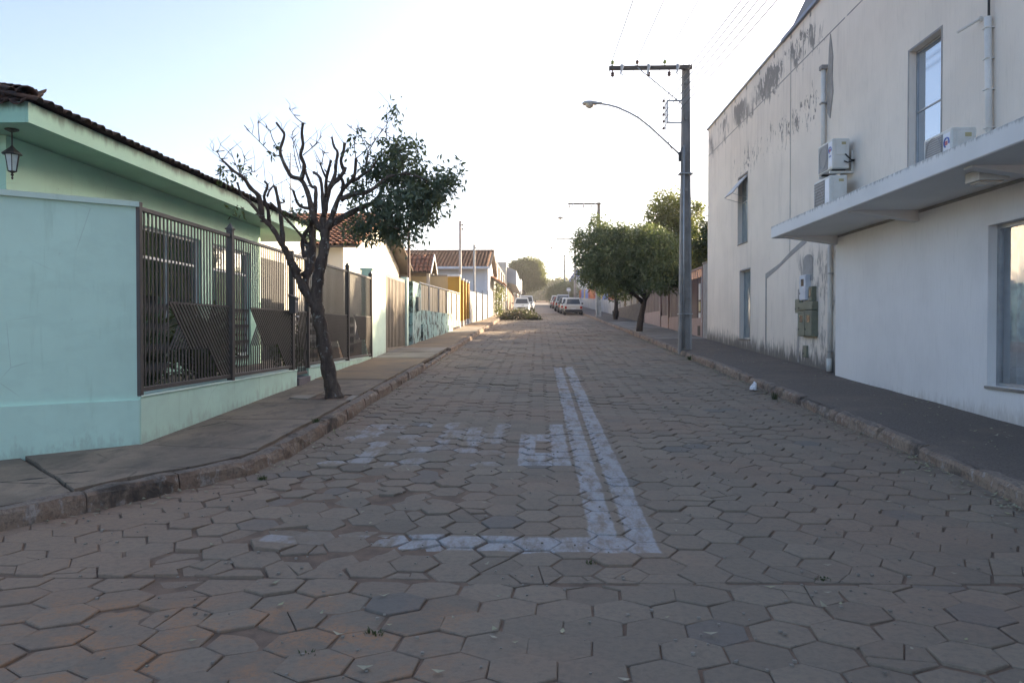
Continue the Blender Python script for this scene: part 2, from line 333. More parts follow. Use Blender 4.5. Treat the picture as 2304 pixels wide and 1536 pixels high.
# ------------------------------------------------------------------ mesh helpers
WL = {}                                  # world location of each object's origin
class MB:
    def __init__(s): s.v = []; s.f = []; s.a = []
    def poly(s, pts): 
        i = len(s.v); s.v += [tuple(p) for p in pts]; s.f.append(tuple(range(i, i + len(pts))))
    def box(s, x0, x1, y0, y1, z0, z1, b=0.0):
        if b <= 0:
            i = len(s.v)
            s.v += [(x0, y0, z0), (x1, y0, z0), (x1, y1, z0), (x0, y1, z0), (x0, y0, z1), (x1, y0, z1), (x1, y1, z1), (x0, y1, z1)]
            for q in ((0, 3, 2, 1), (4, 5, 6, 7), (0, 1, 5, 4), (1, 2, 6, 5), (2, 3, 7, 6), (3, 0, 4, 7)): s.f.append(tuple(i + k for k in q))
            return s
        bm = bmesh.new(); bmesh.ops.create_cube(bm, size=1)
        for v in bm.verts: v.co = Vector(((x0 + x1) / 2 + v.co.x * (x1 - x0), (y0 + y1) / 2 + v.co.y * (y1 - y0), (z0 + z1) / 2 + v.co.z * (z1 - z0)))
        bmesh.ops.bevel(bm, geom=list(bm.edges), offset=b, segments=1, affect='EDGES', clamp_overlap=True)
        s.bm(bm); return s
    def bm(s, bm, mat=None):
        i = len(s.v); bm.verts.ensure_lookup_table()
        s.v += [tuple((mat @ v.co) if mat else v.co) for v in bm.verts]
        s.f += [tuple(i + v.index for v in f.verts) for f in bm.faces]; bm.free()
    def xf(s, m, start=0):
        s.v[start:] = [tuple(m @ Vector(p)) for p in s.v[start:]]; return s
    def prism(s, pts, d):              # polygon extruded by vector d
        n = len(pts); i = len(s.v); d = Vector(d)
        s.v += [tuple(p) for p in pts] + [tuple(Vector(p) + d) for p in pts]
        s.f.append(tuple(i + k for k in reversed(range(n)))); s.f.append(tuple(i + n + k for k in range(n)))
        for k in range(n): s.f.append((i + k, i + (k + 1) % n, i + n + (k + 1) % n, i + n + k))
        return s
    def tube(s, pts, rad, n=8, cap=True, jit=0.0):
        P = [Vector(p) for p in pts]; m = len(P)
        if not hasattr(rad, '__len__'): rad = [rad] * m
        i0 = len(s.v); T = [(P[min(k + 1, m - 1)] - P[max(k - 1, 0)]).normalized() for k in range(m)]
        up = Vector((0, 0, 1)) if abs(T[0].z) < .9 else Vector((1, 0, 0))
        u = T[0].cross(up).normalized()
        for k in range(m):
            u = (u - T[k] * u.dot(T[k])).normalized(); vv = T[k].cross(u)
            for j in range(n):
                a = 2 * math.pi * j / n; r = rad[k] * (1 + (random.uniform(-jit, jit) if jit else 0))
                s.v.append(tuple(P[k] + u * (math.cos(a) * r) + vv * (math.sin(a) * r)))
        for k in range(m - 1):
            for j in range(n):
                a = i0 + k * n + j; b = i0 + k * n + (j + 1) % n; s.f.append((a, b, b + n, a + n))
        if cap:
            s.f.append(tuple(i0 + j for j in reversed(range(n)))); s.f.append(tuple(i0 + (m - 1) * n + j for j in range(n)))
        return s
    def lathe(s, c, prof, n=14):       # profile (r, z) about vertical axis through c
        i0 = len(s.v); c = Vector(c)
        for r, z in prof:
            for j in range(n):
                a = 2 * math.pi * j / n; s.v.append((c.x + r * math.cos(a), c.y + r * math.sin(a), c.z + z))
        for k in range(len(prof) - 1):
            for j in range(n):
                a = i0 + k * n + j; b = i0 + k * n + (j + 1) % n; s.f.append((a, b, b + n, a + n))
        s.f.append(tuple(i0 + j for j in reversed(range(n)))); s.f.append(tuple(i0 + (len(prof) - 1) * n + j for j in range(n)))
        return s
def mk(name, mesh, mat, parent=None, loc=(0, 0, 0)):
    o = bpy.data.objects.new(name, mesh); col.objects.link(o)
    if mat is not None and not mesh.materials: mesh.materials.append(MT[mat] if isinstance(mat, str) else mat)
    WL[o] = Vector(loc); o.location = loc
    if parent is not None:
        o.parent = parent; o.location = WL[o] - WL[parent]
    return o
def add(name, mb, mat, parent=None, smooth=False, org=None, rnd=None):
    """links one mesh built in world coordinates; its origin moves to the middle of its base"""
    v = np.array(mb.v, dtype=float); 
    if org is None: lo, hi = v.min(0), v.max(0); org = ((lo[0] + hi[0]) / 2, (lo[1] + hi[1]) / 2, lo[2])
    me = bpy.data.meshes.new(name); me.from_pydata((v - np.array(org)).tolist(), [], mb.f)
    if smooth: me.polygons.foreach_set('use_smooth', [True] * len(me.polygons))
    if rnd is not None:
        at = me.attributes.new('rnd', 'FLOAT', 'FACE'); at.data.foreach_set('value', [float(q) for q in rnd])
    me.update()
    return mk(name, me, mat, parent, org)
def tag(o, label=None, cat=None, group=None, kind=None):
    for k, v in (('label', label), ('category', cat), ('group', group), ('kind', kind)):
        if v: o[k] = v
    return o
def thing(name, loc, label, cat, group=None):
    o = bpy.data.objects.new(name, None); col.objects.link(o); o.location = loc; WL[o] = Vector(loc); o.empty_display_size = .2
    return tag(o, label, cat, group, 'thing')
def part(name, parent, mat, *boxes, b=0.0, smooth=False):
    m = MB()
    for q in boxes: m.box(*q, b=b)
    return add(name, m, mat, parent, smooth)
def copy_tree(o, parent=None):
    c = o.copy(); col.objects.link(c); c.parent = parent; WL[c] = WL[o].copy()
    for ch in [k for k in o.children]: copy_tree(ch, c)
    return c
def clip(poly, a, b, c):               # keep a*x+b*y+c >= 0
    out = []
    for i in range(len(poly)):
        p, q = poly[i], poly[(i + 1) % len(poly)]
        dp, dq = a * p[0] + b * p[1] + c, a * q[0] + b * q[1] + c
        if dp >= 0: out.append(p)
        if dp * dq < 0:
            t = dp / (dp - dq); out.append((p[0] + (q[0] - p[0]) * t, p[1] + (q[1] - p[1]) * t))
    return out
def area(p): return abs(sum(p[i][0] * p[(i + 1) % len(p)][1] - p[(i + 1) % len(p)][0] * p[i][1] for i in range(len(p)))) / 2
def holed_wall(m, X, y0, y1, z0, z1, holes, depth, sx=-1):
    """front face of a wall in the plane X with rectangular openings and their reveals going back by depth"""
    ys = sorted({y0, y1, *[h[0] for h in holes], *[h[1] for h in holes]}); zs = sorted({z0, z1, *[h[2] for h in holes], *[h[3] for h in holes]})
    inside = lambda y, z: any(h[0] < y < h[1] and h[2] < z < h[3] for h in holes)
    for i in range(len(ys) - 1):
        for j in range(len(zs) - 1):
            if inside((ys[i] + ys[i + 1]) / 2, (zs[j] + zs[j + 1]) / 2): continue
            q = [(X, ys[i], zs[j]), (X, ys[i + 1], zs[j]), (X, ys[i + 1], zs[j + 1]), (X, ys[i], zs[j + 1])]
            m.poly(q if sx > 0 else q[::-1])
    Xb = X - sx * depth
    for a, b, c, d in holes:
        for (p, q) in (((a, c), (b, c)), ((b, c), (b, d)), ((b, d), (a, d)), ((a, d), (a, c))):
            m.poly([(X, *p), (X, *q), (Xb, *q), (Xb, *p)])

# ------------------------------------------------------------------ foliage
def leaf_mesh(name, pts, size, mat, parent, droop=.4, asp=.36, outw=None):
    """one small folded blade for each point"""
    n = len(pts); P = np.asarray(pts)
    d = rng.normal(size=(n, 3)); d[:, 2] -= droop * 1.5
    if outw is not None: d += outw * 1.2
    d /= np.linalg.norm(d, axis=1)[:, None]
    e = np.cross(d, rng.normal(size=(n, 3))); e /= np.linalg.norm(e, axis=1)[:, None] + 1e-9
    nn = np.cross(d, e); L = size * rng.uniform(.6, 1.25, (n, 1)); W = L * asp * .5
    V = np.empty((n, 4, 3)); V[:, 0] = P; V[:, 1] = P + d * L * .45 + e * W + nn * W * .35; V[:, 2] = P + d * L; V[:, 3] = P + d * L * .45 - e * W + nn * W * .35
    org = P.mean(0); org[2] = P[:, 2].min()
    V = V.reshape(-1, 3) - org
    me = bpy.data.meshes.new(name); me.vertices.add(n * 4); me.vertices.foreach_set('co', V.ravel())
    me.loops.add(n * 4); me.loops.foreach_set('vertex_index', np.arange(n * 4)); me.polygons.add(n)
    me.polygons.foreach_set('loop_start', np.arange(n) * 4); me.update(calc_edges=True)
    return mk(name, me, mat, parent, tuple(org))
def blob_points(blobs, dens, clump=.16, shell=.55, per=9):
    """points in leafy clumps spread through ellipsoids; most clumps sit towards the outside"""
    out = []; 
    for (x, y, z, rx, ry, rz) in blobs:
        nc = max(3, int(dens * (rx * ry * rz) ** (2 / 3)))
        u = rng.normal(size=(nc, 3)); u /= np.linalg.norm(u, axis=1)[:, None]
        r = shell + (1 - shell) * rng.random((nc, 1)) ** .6; r[rng.random(nc) < .22] *= .55
        r *= rng.uniform(.82, 1.10, (nc, 1))
        c = np.array([x, y, z]) + u * r * np.array([rx, ry, rz])
        k = rng.integers(per // 2, per + per // 2, nc)
        out.append(np.repeat(c, k, axis=0) + rng.normal(scale=clump, size=(k.sum(), 3)))
    return np.concatenate(out)

# ================================================================== GROUND
m = MB()
xs = [-900, -60, -12, 0, 12, 60, 900]; ysr = [-200, -20, 4.6, 40, 100, 172, 260, 420, 1600]
for j in range(len(ysr) - 1):
    for i in range(len(xs) - 1):
        m.poly([(xs[i], ysr[j], gz(ysr[j]) - .12), (xs[i + 1], ysr[j], gz(ysr[j]) - .12), (xs[i + 1], ysr[j + 1], gz(ysr[j + 1]) - .12), (xs[i], ysr[j + 1], gz(ysr[j + 1]) - .12)])
tag(add('ground', m, 'dirt', org=(0, 0, 0)), kind='structure')
KL = [(-9, 4.70), (-4.75, 4.92), (-4.15, 5.22), (-3.80, 5.58), (-3.57, 6.03), (-3.34, 6.45), (-2.97, 6.93), (-2.70, 7.40), (-2.63, 8.2), (-2.62, 12), (-2.58, 20), (-2.55, 27), (-2.60, 56), (-2.6, 172)]
KR = [(3.60, -2), (3.85, 5), (3.95, 8.3), (4.02, 12.6), (4.05, 23), (4.0, 39), (3.87, 67), (3.85, 172)]
def interp(path, y):
    for (a, b), (c, d) in zip(path, path[1:]):
        if b <= y <= d: return a + (c - a) * (y - b) / (d - b)
    return path[0][0] if y < path[0][1] else path[-1][0]
def sheet(name, pts_l, pts_r, dz, mat):
    m = MB()
    for (a, b) in zip(zip(pts_l, pts_r), list(zip(pts_l, pts_r))[1:]):
        (l0, r0), (l1, r1) = a, b
        m.poly([(l0[0], l0[1], gz(l0[1]) + dz), (r0[0], r0[1], gz(r0[1]) + dz), (r1[0], r1[1], gz(r1[1]) + dz), (l1[0], l1[1], gz(l1[1]) + dz)])
    return tag(add(name, m, mat, org=(0, pts_l[0][1], 0)), kind='structure')
YE = 74.0
def undul(x, y):
    return .009 * math.sin(x * 1.7 + y * .9) + .008 * math.sin(x * .8 - y * 1.9 + 1.3) + .006 * math.sin(2.9 * x + 2.3 * y)
def soil_bed(name, xs_, ys_, base):
    m = MB(); nx = len(xs_)
    for y in ys_:
        m.v += [(x, y, base(y) + undul(x, y) * .8 - .0098 + random.gauss(0, .0012)) for x in xs_]
    for j in range(len(ys_) - 1):
        for i in range(nx - 1): a = j * nx + i; m.f.append((a, a + 1, a + 1 + nx, a + nx))
    return tag(add(name, m, 'soil', org=(0, ys_[0], 0), smooth=True), kind='structure')
road = soil_bed('road', list(np.arange(-7.5, 4.4, .25)), list(np.arange(4.62, 32, .25)) + list(np.arange(32, YE + .5, .5)), gz)
yy = [YE, 100, 140, 172]
sheet('far_road', [(-2.8, y) for y in yy], [(4.1, y) for y in yy], -.004, 'far_paving')
cross = soil_bed('cross_road', list(np.arange(-12, 12.1, .25)), list(np.arange(-5, 4.5, .25)) + [4.62], lambda y: 0.0)

# ------------------------------------------------------------------ hexagonal pavers
A = .180
AS, AC, KY = .172, .178, 1.03      # paver side in the street and in the crossing
def rough_zone(x, y):      # the sunken, loosened area on the left of the street mouth
    return max(0.0, 1 - ((x + 1.6) / 1.5) ** 2 - ((y - 6.0) / 2.6) ** 2)
pieces = []                # (sort key, road/cross, polygon, centre, z offset, tilt, rnd)
def gen(kind, x0, x1, y0, y1):
    A = AS if kind == 'street' else AC
    if kind == 'street':
        nx, ny = int((x1 - x0) / (1.5 * A)) + 2, int(round((y1 - y0) / (A * 3 ** .5 * KY)))
    else:
        nx, ny = int((x1 - x0) / (A * 3 ** .5)) + 2, int((y1 - y0) / (1.5 * A)) + 2
    for i in range(nx):
        for j in range(ny):
            if kind == 'street': cx, cy, a0 = x0 + i * 1.5 * A, y0 + (j + .5 * (i % 2)) * A * 3 ** .5 * KY, 0.0
            else: cx, cy, a0 = x0 + (i + .5 * (j % 2)) * A * 3 ** .5, y0 + j * 1.5 * A, math.pi / 6
            rz_ = rough_zone(cx, cy) if kind == 'street' else .25 * (cx < -.5)
            near = cy < 30
            gap = .0030 + random.uniform(0, .0035) + .010 * rz_ * random.random()
            dx, dy = random.gauss(0, .0032 + .010 * rz_), random.gauss(0, .0032 + .010 * rz_)
            sk = .07 if kind == 'cross' else 0.0
            th = random.gauss(0, .012 + .05 * rz_)
            pts = []
            for k in range(6):
                q = a0 + k * math.pi / 3 + th; r = A - gap * 1.15 + random.gauss(0, .004)
                pts.append((cx + dx + r * math.cos(q), cy + dy + r * math.sin(q) * (KY if kind == 'street' else 1)))
            if kind == 'cross': pts = [(px + sk * (py - 3.5), py - .03 * px) for px, py in pts]
            if kind == 'street':
                e = 4.655 + .035 * math.sin(cx * 5.1)
                pts = clip(pts, 0, 1, -e)
                if cy > 8:
                    pts = clip(pts, 1, 0, 2.60) if pts else pts
                if pts: pts = clip(pts, -1, 0, interp(KR, cy) + .04)
            else:
                pts = clip(pts, 0, -1, 4.625)
            if len(pts) < 3 or area(pts) < .004: continue
            sub = [pts]
            pr = .05 + .14 * rz_ + (.35 if 4.5 < cy < 5.05 and kind == 'street' else 0)
            if near and random.random() < pr:
                c_ = (sum(p[0] for p in pts) / len(pts) + random.gauss(0, .03), sum(p[1] for p in pts) / len(pts) + random.gauss(0, .03))
                q = random.uniform(0, math.pi); a_, b_ = math.cos(q), math.sin(q); k_ = -(a_ * c_[0] + b_ * c_[1]); g_ = .003
                sub = [clip(pts, a_, b_, k_ - g_), clip(pts, -a_, -b_, -k_ - g_)]
                if random.random() < .4 and len(sub[0]) > 2:
                    q += 1.3; a_, b_ = math.cos(q), math.sin(q); k_ = -(a_ * c_[0] + b_ * c_[1])
                    sub = [clip(sub[0], a_, b_, k_ - g_), clip(sub[0], -a_, -b_, -k_ - g_), sub[1]]
            r0 = 1.2 if random.random() < .03 else min(.93, max(0, random.gauss(.5, .24)))
            for s_ in sub:
                if len(s_) < 3 or area(s_) < .0025: continue
                tl = (random.gauss(0, .010 + .028 * rz_), random.gauss(0, .010 + .028 * rz_))
                pieces.append((kind, s_, random.gauss(0, .0030 + .006 * rz_), tl, 1.0 if r0 > 1 else min(.93, max(0, r0 + random.gauss(0, .05)))))
gen('street', -6.2, 4.4, 4.5, 4.5 + AS * 3 ** .5 * KY * 11.99); 
n8 = len(pieces); pieces = [p for p in pieces if True]
gen('street', -6.2 + 1.5 * AS * 12, 4.4, 4.5 + AS * 3 ** .5 * KY * 12, YE)
gen('cross', -9, 9, -3, 4.72)
def paver_geo(m, p, fa):
    kind, s_, dz, tl, r0 = p
    cx, cy = sum(q[0] for q in s_) / len(s_), sum(q[1] for q in s_) / len(s_)
    if sum(s_[i][0] * s_[(i + 1) % len(s_)][1] - s_[(i + 1) % len(s_)][0] * s_[i][1] for i in range(len(s_))) < 0: s_ = s_[::-1]
    n = len(s_); i = len(m.v); H = lambda x, y: (gz(y) if kind == 'street' else 0) + undul(cx, cy) * .8 + dz + tl[0] * (x - cx) + tl[1] * (y - cy)
    rings = ((.965, 0.0), (1.0, -.0045), (1.01, -.05))
    for k, d in rings:
        for (x, y) in s_:
            xx, yy_ = cx + (x - cx) * k, cy + (y - cy) * k
            m.v.append((xx, yy_, H(xx, yy_) + d))
    m.v.append((cx, cy, H(cx, cy) + .0025))
    for k in range(n):
        k2 = (k + 1) % n
        m.f.append((i + k, i + k2, i + 3 * n)); m.f.append((i + n + k, i + n + k2, i + k2, i + k)); m.f.append((i + 2 * n + k, i + 2 * n + k2, i + n + k2, i + n + k))
        fa += [r0] * 3
def inframe(p):
    c = (sum(q[0] for q in p[1]) / len(p[1]), sum(q[1] for q in p[1]) / len(p[1]))
    return c[1] > 3.0 and -30 < 1211 + 1765 * c[0] / c[1] < 2334
def leftok(p):     # inside the kerb line
    c = (sum(q[0] for q in p[1]) / len(p[1]), sum(q[1] for q in p[1]) / len(p[1]))
    if p[0] == 'cross': return True
    return c[0] > interp(KL, c[1]) - .12 if c[1] > 4.9 else c[0] > -8
def key(p): return sum(q[1] for q in p[1]) / len(p[1])
for kind, par in (('street', road), ('cross', cross)):
    allp = [p for p in pieces if p[0] == kind and leftok(p)]
    vis = sorted([p for p in allp if inframe(p)], key=key)[:300]; ids = {id(p) for p in vis}
    for p in vis:
        m = MB(); fa = []; paver_geo(m, p, fa); add('paver', m, 'paver', par, rnd=fa)
    m = MB(); fa = []
    for p in allp:
        if id(p) not in ids: paver_geo(m, p, fa)
    tag(add('paver_field', m, 'paver', par, rnd=fa), kind='stuff')

# ------------------------------------------------------------------ kerbs and pavements
def kerb_stone(parent, p, q, side, h=.15, w_=.135):
    """p, q: ends of the road-side face; side=+1 when the pavement lies to the left of p->q"""
    p, q = Vector((*p, 0)), Vector((*q, 0)); d = (q - p).normalized(); nrm = Vector((-d.y, d.x, 0)) * side
    prof = [(-.012, -.14), (-.004, h * .35), (.0, h * .72), (.022, h - .008), (.05, h), (w_ - .02, h + .002), (w_, h - .012), (w_, -.14)]
    st = 7; m = MB(); n = len(prof); L_ = (q - p).length - random.uniform(.004, .014)
    hj = random.gauss(0, .008)
    for k in range(st):
        t = k / (st - 1); c = p + d * (L_ * t)
        endw = .008 if k in (0, st - 1) else 0
        chip = random.random() < .10
        for (o_, z_) in prof:
            oo = o_ + random.gauss(0, .006) + (endw if o_ < .03 else 0); zz = z_ + (hj + random.gauss(0, .005) if z_ > .05 else 0) - (endw if z_ > h * .8 else 0)
            if chip and z_ > h * .6 and o_ < .06: oo += .02; zz -= .022
            x, y = c.x + nrm.x * oo, c.y + nrm.y * oo
            m.v.append((x, y, gz(c.y) + zz))
    for k in range(st - 1):
        for j in range(n - 1):
            a = k * n + j; f = (a, a + 1, a + 1 + n, a + n); m.f.append(f if side < 0 else f[::-1])
    m.f.append(tuple(range(n)) if side > 0 else tuple(reversed(range(n)))); m.f.append(tuple((st - 1) * n + j for j in (reversed(range(n)) if side > 0 else range(n))))
    return add('kerb_stone', m, 'kerb', parent)
def kerb_run(parent, path, side, step, hfun=lambda y: .15):
    P = [Vector((*p, 0)) for p in path]; 
    segs = [(P[i + 1] - P[i]).length for i in range(len(P) - 1)]; tot = sum(segs); s_ = 0
    def at(t):
        for i, l in enumerate(segs):
            if t <= l or i == len(segs) - 1: return P[i].lerp(P[i + 1], min(1, t / l))
            t -= l
    while s_ < tot - .05:
        l = min(step(at(s_).y) * random.uniform(.85, 1.15), tot - s_)
        a, b = at(s_), at(s_ + l); kerb_stone(parent, (a.x, a.y), (b.x, b.y), side, hfun(a.y)); s_ += l
def clip_path(path, ymax):
    out = [p for p in path if p[1] < ymax]; out.append((interp(path, ymax), ymax)); return out
kl = tag(bpy.data.objects.new('left_kerb', None), kind='structure'); col.objects.link(kl); WL[kl] = Vector((0, 0, 0))
kr = tag(bpy.data.objects.new('right_kerb', None), kind='structure'); col.objects.link(kr); WL[kr] = Vector((0, 0, 0))
ramp = lambda y: .15 if not (17.6 < y < 22.5) else .07
kerb_run(kl, clip_path(KL, 120), 1, lambda y: .75 if y < 9 else (1.0 if y < 60 else 3), ramp)
kerb_run(kr, clip_path(KR, 120), -1, lambda y: 1.0 if y < 60 else 3)

# left pavement: soil bed with separate concrete slabs
yl = [7.4, 8.2, 12, 20, 27, 56, 172]
bed = MB()
pl = [(-9, 4.86), (-4.80, 5.06), (-4.22, 5.36), (-3.90, 5.66), (-3.69, 6.10), (-3.45, 6.54), (-3.06, 7.02), (-2.82, 7.45), (-2.75, 8.3)]
wl_ = [(-9, 5.2), (-5.11, 7.27), (-4.9, 7.44), (-4.7, 7.6), (-4.55, 7.72), (-4.45, 7.8), (-4.35, 7.9), (-4.17, 8.03), (-4.17, 8.3)]
for i in range(len(pl) - 1):
    a, b, c, d = pl[i], pl[i + 1], wl_[i + 1], wl_[i]
    bed.poly([(*q, gz(q[1]) + .118) for q in (a, b, c, d)])
yb = [8.3, 12, 20, 27, 40, 60, 120, 172]
for a, b in zip(yb, yb[1:]):
    bed.poly([(interp(KL, a) - .13, a, gz(a) + .118), (interp(KL, b) - .13, b, gz(b) + .118), (-4.6, b, gz(b) + .118), (-4.6, a, gz(a) + .118)])
lp = tag(add('left_pavement', bed, 'soil'), kind='structure')
def slab(parent, poly, mat, top=.150, gap=.008, h=.07):
    cx, cy = sum(p[0] for p in poly) / len(poly), sum(p[1] for p in poly) / len(poly)
    sp = [(p[0] + (cx - p[0]) * gap / max(.1, math.hypot(p[0] - cx, p[1] - cy)), p[1] + (cy - p[1]) * gap / max(.1, math.hypot(p[0] - cx, p[1] - cy))) for p in poly]
    # jagged outline
    out = []
    for i in range(len(sp)):
        a, b = sp[i], sp[(i + 1) % len(sp)]; n = max(1, int(math.hypot(a[0] - b[0], a[1] - b[1]) / .22))
        for k in range(n):
            t = k / n; j_ = .012 if k else 0
            out.append((a[0] + (b[0] - a[0]) * t + random.gauss(0, j_ * .6), a[1] + (b[1] - a[1]) * t + random.gauss(0, j_ * .6)))
    m = MB(); n = len(out); dz = random.gauss(0, .003); tl = random.gauss(0, .003)
    for d in (0, -h):
        m.v += [(x, y, gz(y) + top + dz + tl * (x - cx) + d) for x, y in out]
    m.f.append(tuple(range(n)) if sum(out[i][0] * out[(i + 1) % n][1] - out[(i + 1) % n][0] * out[i][1] for i in range(n)) > 0 else tuple(reversed(range(n))))
    for k in range(n): m.f.append((k, k + n, (k + 1) % n + n, (k + 1) % n))
    return add('slab', m, mat, parent)
slab(lp, [(-9, 4.90), (-4.80, 5.10), (-4.25, 5.42), (-3.95, 5.70), (-3.72, 6.12), (-4.97, 7.36), (-5.11, 7.25), (-9, 4.98)], 'slab')
slab(lp, [(-3.72, 6.14), (-3.50, 6.56), (-3.10, 7.04), (-2.88, 7.47), (-2.80, 7.80), (-4.17, 8.00), (-4.95, 7.38)], 'slab')
cuts = [7.84, 9.75, 11.2, 12.5, 14.4, 16.1, 17.6, 19.6, 21.6, 23.4, 25.6, 28, 30.5, 33, 36, 39, 42, 45, 48, 51, 54, 58, 64, 72, 82, 95, 110, 130, 172]
for a, b in zip(cuts, cuts[1:]):
    mat = 'ochre_slab' if 14.4 <= a < 19.5 else ('pale_slab' if a in (19.6, 21.6, 33, 36) else ('slab' if a < 15 else 'ochre_slab'))
    xb = lambda y: interp(KL, y) - .15 - (.03 if y < 17 else 0)
    wx = -4.165 if b < 24 else (-4.0 if b < 33 else -3.8)
    q = [(xb(a), a), (xb(b), b), (wx, b), (wx, a + (.19 if a < 8 else 0))]
    if abs(a - 11.2) < .01:      # slab broken round the tree pit
        slab(lp, [(-2.80, 11.2), (-2.80, 11.55), (-3.45, 11.55), (-3.45, 12.5), (-4.165, 12.5), (-4.165, 11.2)], mat)
        slab(lp, [(-2.80, 12.2), (-2.80, 12.5), (-3.43, 12.5), (-3.43, 12.2)], mat)
        slab(lp, [(-2.79, 11.57), (-2.79, 12.18), (-2.90, 12.16), (-2.88, 11.6)], 'pale_slab')
        slab(lp, [(-3.42, 11.52), (-3.75, 11.66), (-3.72, 11.95), (-3.42, 12.0)], 'pale_slab', .166)
    else: slab(lp, q, mat, .150 if not (17.5 < a < 21) else .135)
# right pavement: asphalt, then paler concrete beyond the cream building
rp = MB(); ys2 = [-2 + i * .75 for i in range(41)]
for a, b in zip(ys2, ys2[1:]):
    for i in range(4):
        X0 = lambda y, k: interp(KR, y) + .06 + (5.95 - interp(KR, y) - .06) * (0, .055, .36, .68, 1)[k]
        H_ = lambda x, y: gz(y) + (.146 if x - interp(KR, y) > .1 else .128) + .006 * math.sin(3 * x + 1.3 * y) + .004 * math.sin(5 * y)
        q = [(X0(a, i), a), (X0(a, i + 1), a), (X0(b, i + 1), b), (X0(b, i), b)]
        rp.poly([(x, y, H_(x, y)) for x, y in q])
rpo = tag(add('right_pavement', rp, 'asphalt'), kind='structure')
ce = [28.0, 30, 32.6, 35, 37.5, 40, 43, 46, 50, 55, 60, 68, 78, 95, 120, 172]
for a, b in zip(ce, ce[1:]):
    slab(rpo, [(interp(KR, a) + .14, a), (6.1, a), (6.1, b), (interp(KR, b) + .14, b)], 'pale_slab' if a < 45 else 'asphalt')
# dirt in the tree pit
m = MB(); 
for k in range(9):
    for j in range(7):
        pass
xs_ = np.linspace(-3.44, -2.88, 8); ys_ = np.linspace(11.5, 12.24, 8)
H_ = [[gz(y) + .135 + random.uniform(-.012, .018) for y in ys_] for x in xs_]
for i in range(7):
    for j in range(7): m.poly([(xs_[i], ys_[j], H_[i][j]), (xs_[i + 1], ys_[j], H_[i + 1][j]), (xs_[i + 1], ys_[j + 1], H_[i + 1][j + 1]), (xs_[i], ys_[j + 1], H_[i][j + 1])])
add('tree_pit_soil', m, 'soil', lp)

# ================================================================== LEFT SIDE
FX = -4.17
# ---- chamfered mint boundary wall at the corner
c0, c1 = Vector((FX, 8.03, 0)), Vector((-8.6, 4.45, 0)); dch = (c1 - c0).normalized(); nch = Vector((dch.y, -dch.x, 0))     # nch points to the street corner
if nch.y > 0: nch = -nch
def ch(s_, o_, z): p = c0 + dch * s_ + nch * o_; return (p.x, p.y, z)
def chbox(m, s0, s1, o0, o1, z0, z1):
    m.prism([ch(s0, o0, z0), ch(s1, o0, z0), ch(s1, o1, z0), ch(s0, o1, z0)], (0, 0, z1 - z0))
cw = thing('boundary_wall', (-5.0, 7.3, 0), 'tall blank mint green rendered wall cutting across the street corner', 'wall')
m = MB(); chbox(m, .0, 5.4, -.20, 0, .5, 2.765); add('wall', m, 'mint', cw)
m = MB(); chbox(m, -.02, 5.45, -.24, .035, 2.765, 2.82); add('coping', m, 'mint_pale', cw)
m = MB(); m.prism([(FX + .03, 8.015, -.1), ch(0, .035, -.1)[:2] + (-.1,), ch(5.4, .035, -.1), ch(5.4, -.21, -.1), (FX - .22, 8.2, -.1)], (0, 0, .865)); add('plinth', m, 'mint', cw)
# ---- low plinth walls under the fence
def plinth(y0, y1, label):
    t = thing('low_wall', (FX, (y0 + y1) / 2, gz(y0)), label, 'wall')
    part('wall', t, 'mint', (FX - .20, FX + .025, y0, y1, gz(y0) - .1, .785), b=.006)
    part('coping', t, 'mint_pale', (FX - .215, FX + .04, y0, y1, .785, .808), b=.006)
plinth(8.035, 13.35, 'low mint green plinth wall under the nearest brown fence panels')
plinth(14.05, 20.0, 'short mint green plinth wall beyond the step, dying into the pavement')
st = thing('door_step', (FX + .05, 13.7, gz(13.7)), 'small grey purple step below the pedestrian gate', 'step')
part('tread', st, surf('step_paint', (.20, .175, .19), None, 3, .8, 50, .2, .2), (FX - .3, FX + .06, 13.36, 14.04, .45, .655), b=.01)

# ---- brown patterned metal fence
bar_me = bpy.data.meshes.new('bar'); _m = MB().box(-.006, .006, -.011, .011, 0, 1); bar_me.from_pydata(_m.v, [], _m.f); bar_me.materials.append(MT['fence'])
def bar(parent, x, ya, za, yb, zb, name='bar', t=1.0):
    d = Vector((0, yb - ya, zb - za)); o = mk(name, bar_me, None, parent, (x, ya, za))
    o.rotation_euler = (-math.atan2(d.y, d.z), 0, 0); o.scale = (t, t, d.length); return o
def clipseg(y0, z0, y1, z1, a, b, c):      # keep a*y+b*z+c>=0
    d0, d1 = a * y0 + b * z0 + c, a * y1 + b * z1 + c
    if d0 < 0 and d1 < 0: return None
    if d0 < 0: t = d0 / (d0 - d1); y0, z0 = y0 + (y1 - y0) * t, z0 + (z1 - z0) * t
    elif d1 < 0: t = d0 / (d0 - d1); y1, z1 = y0 + (y1 - y0) * t, z0 + (z1 - z0) * t
    return y0, z0, y1, z1
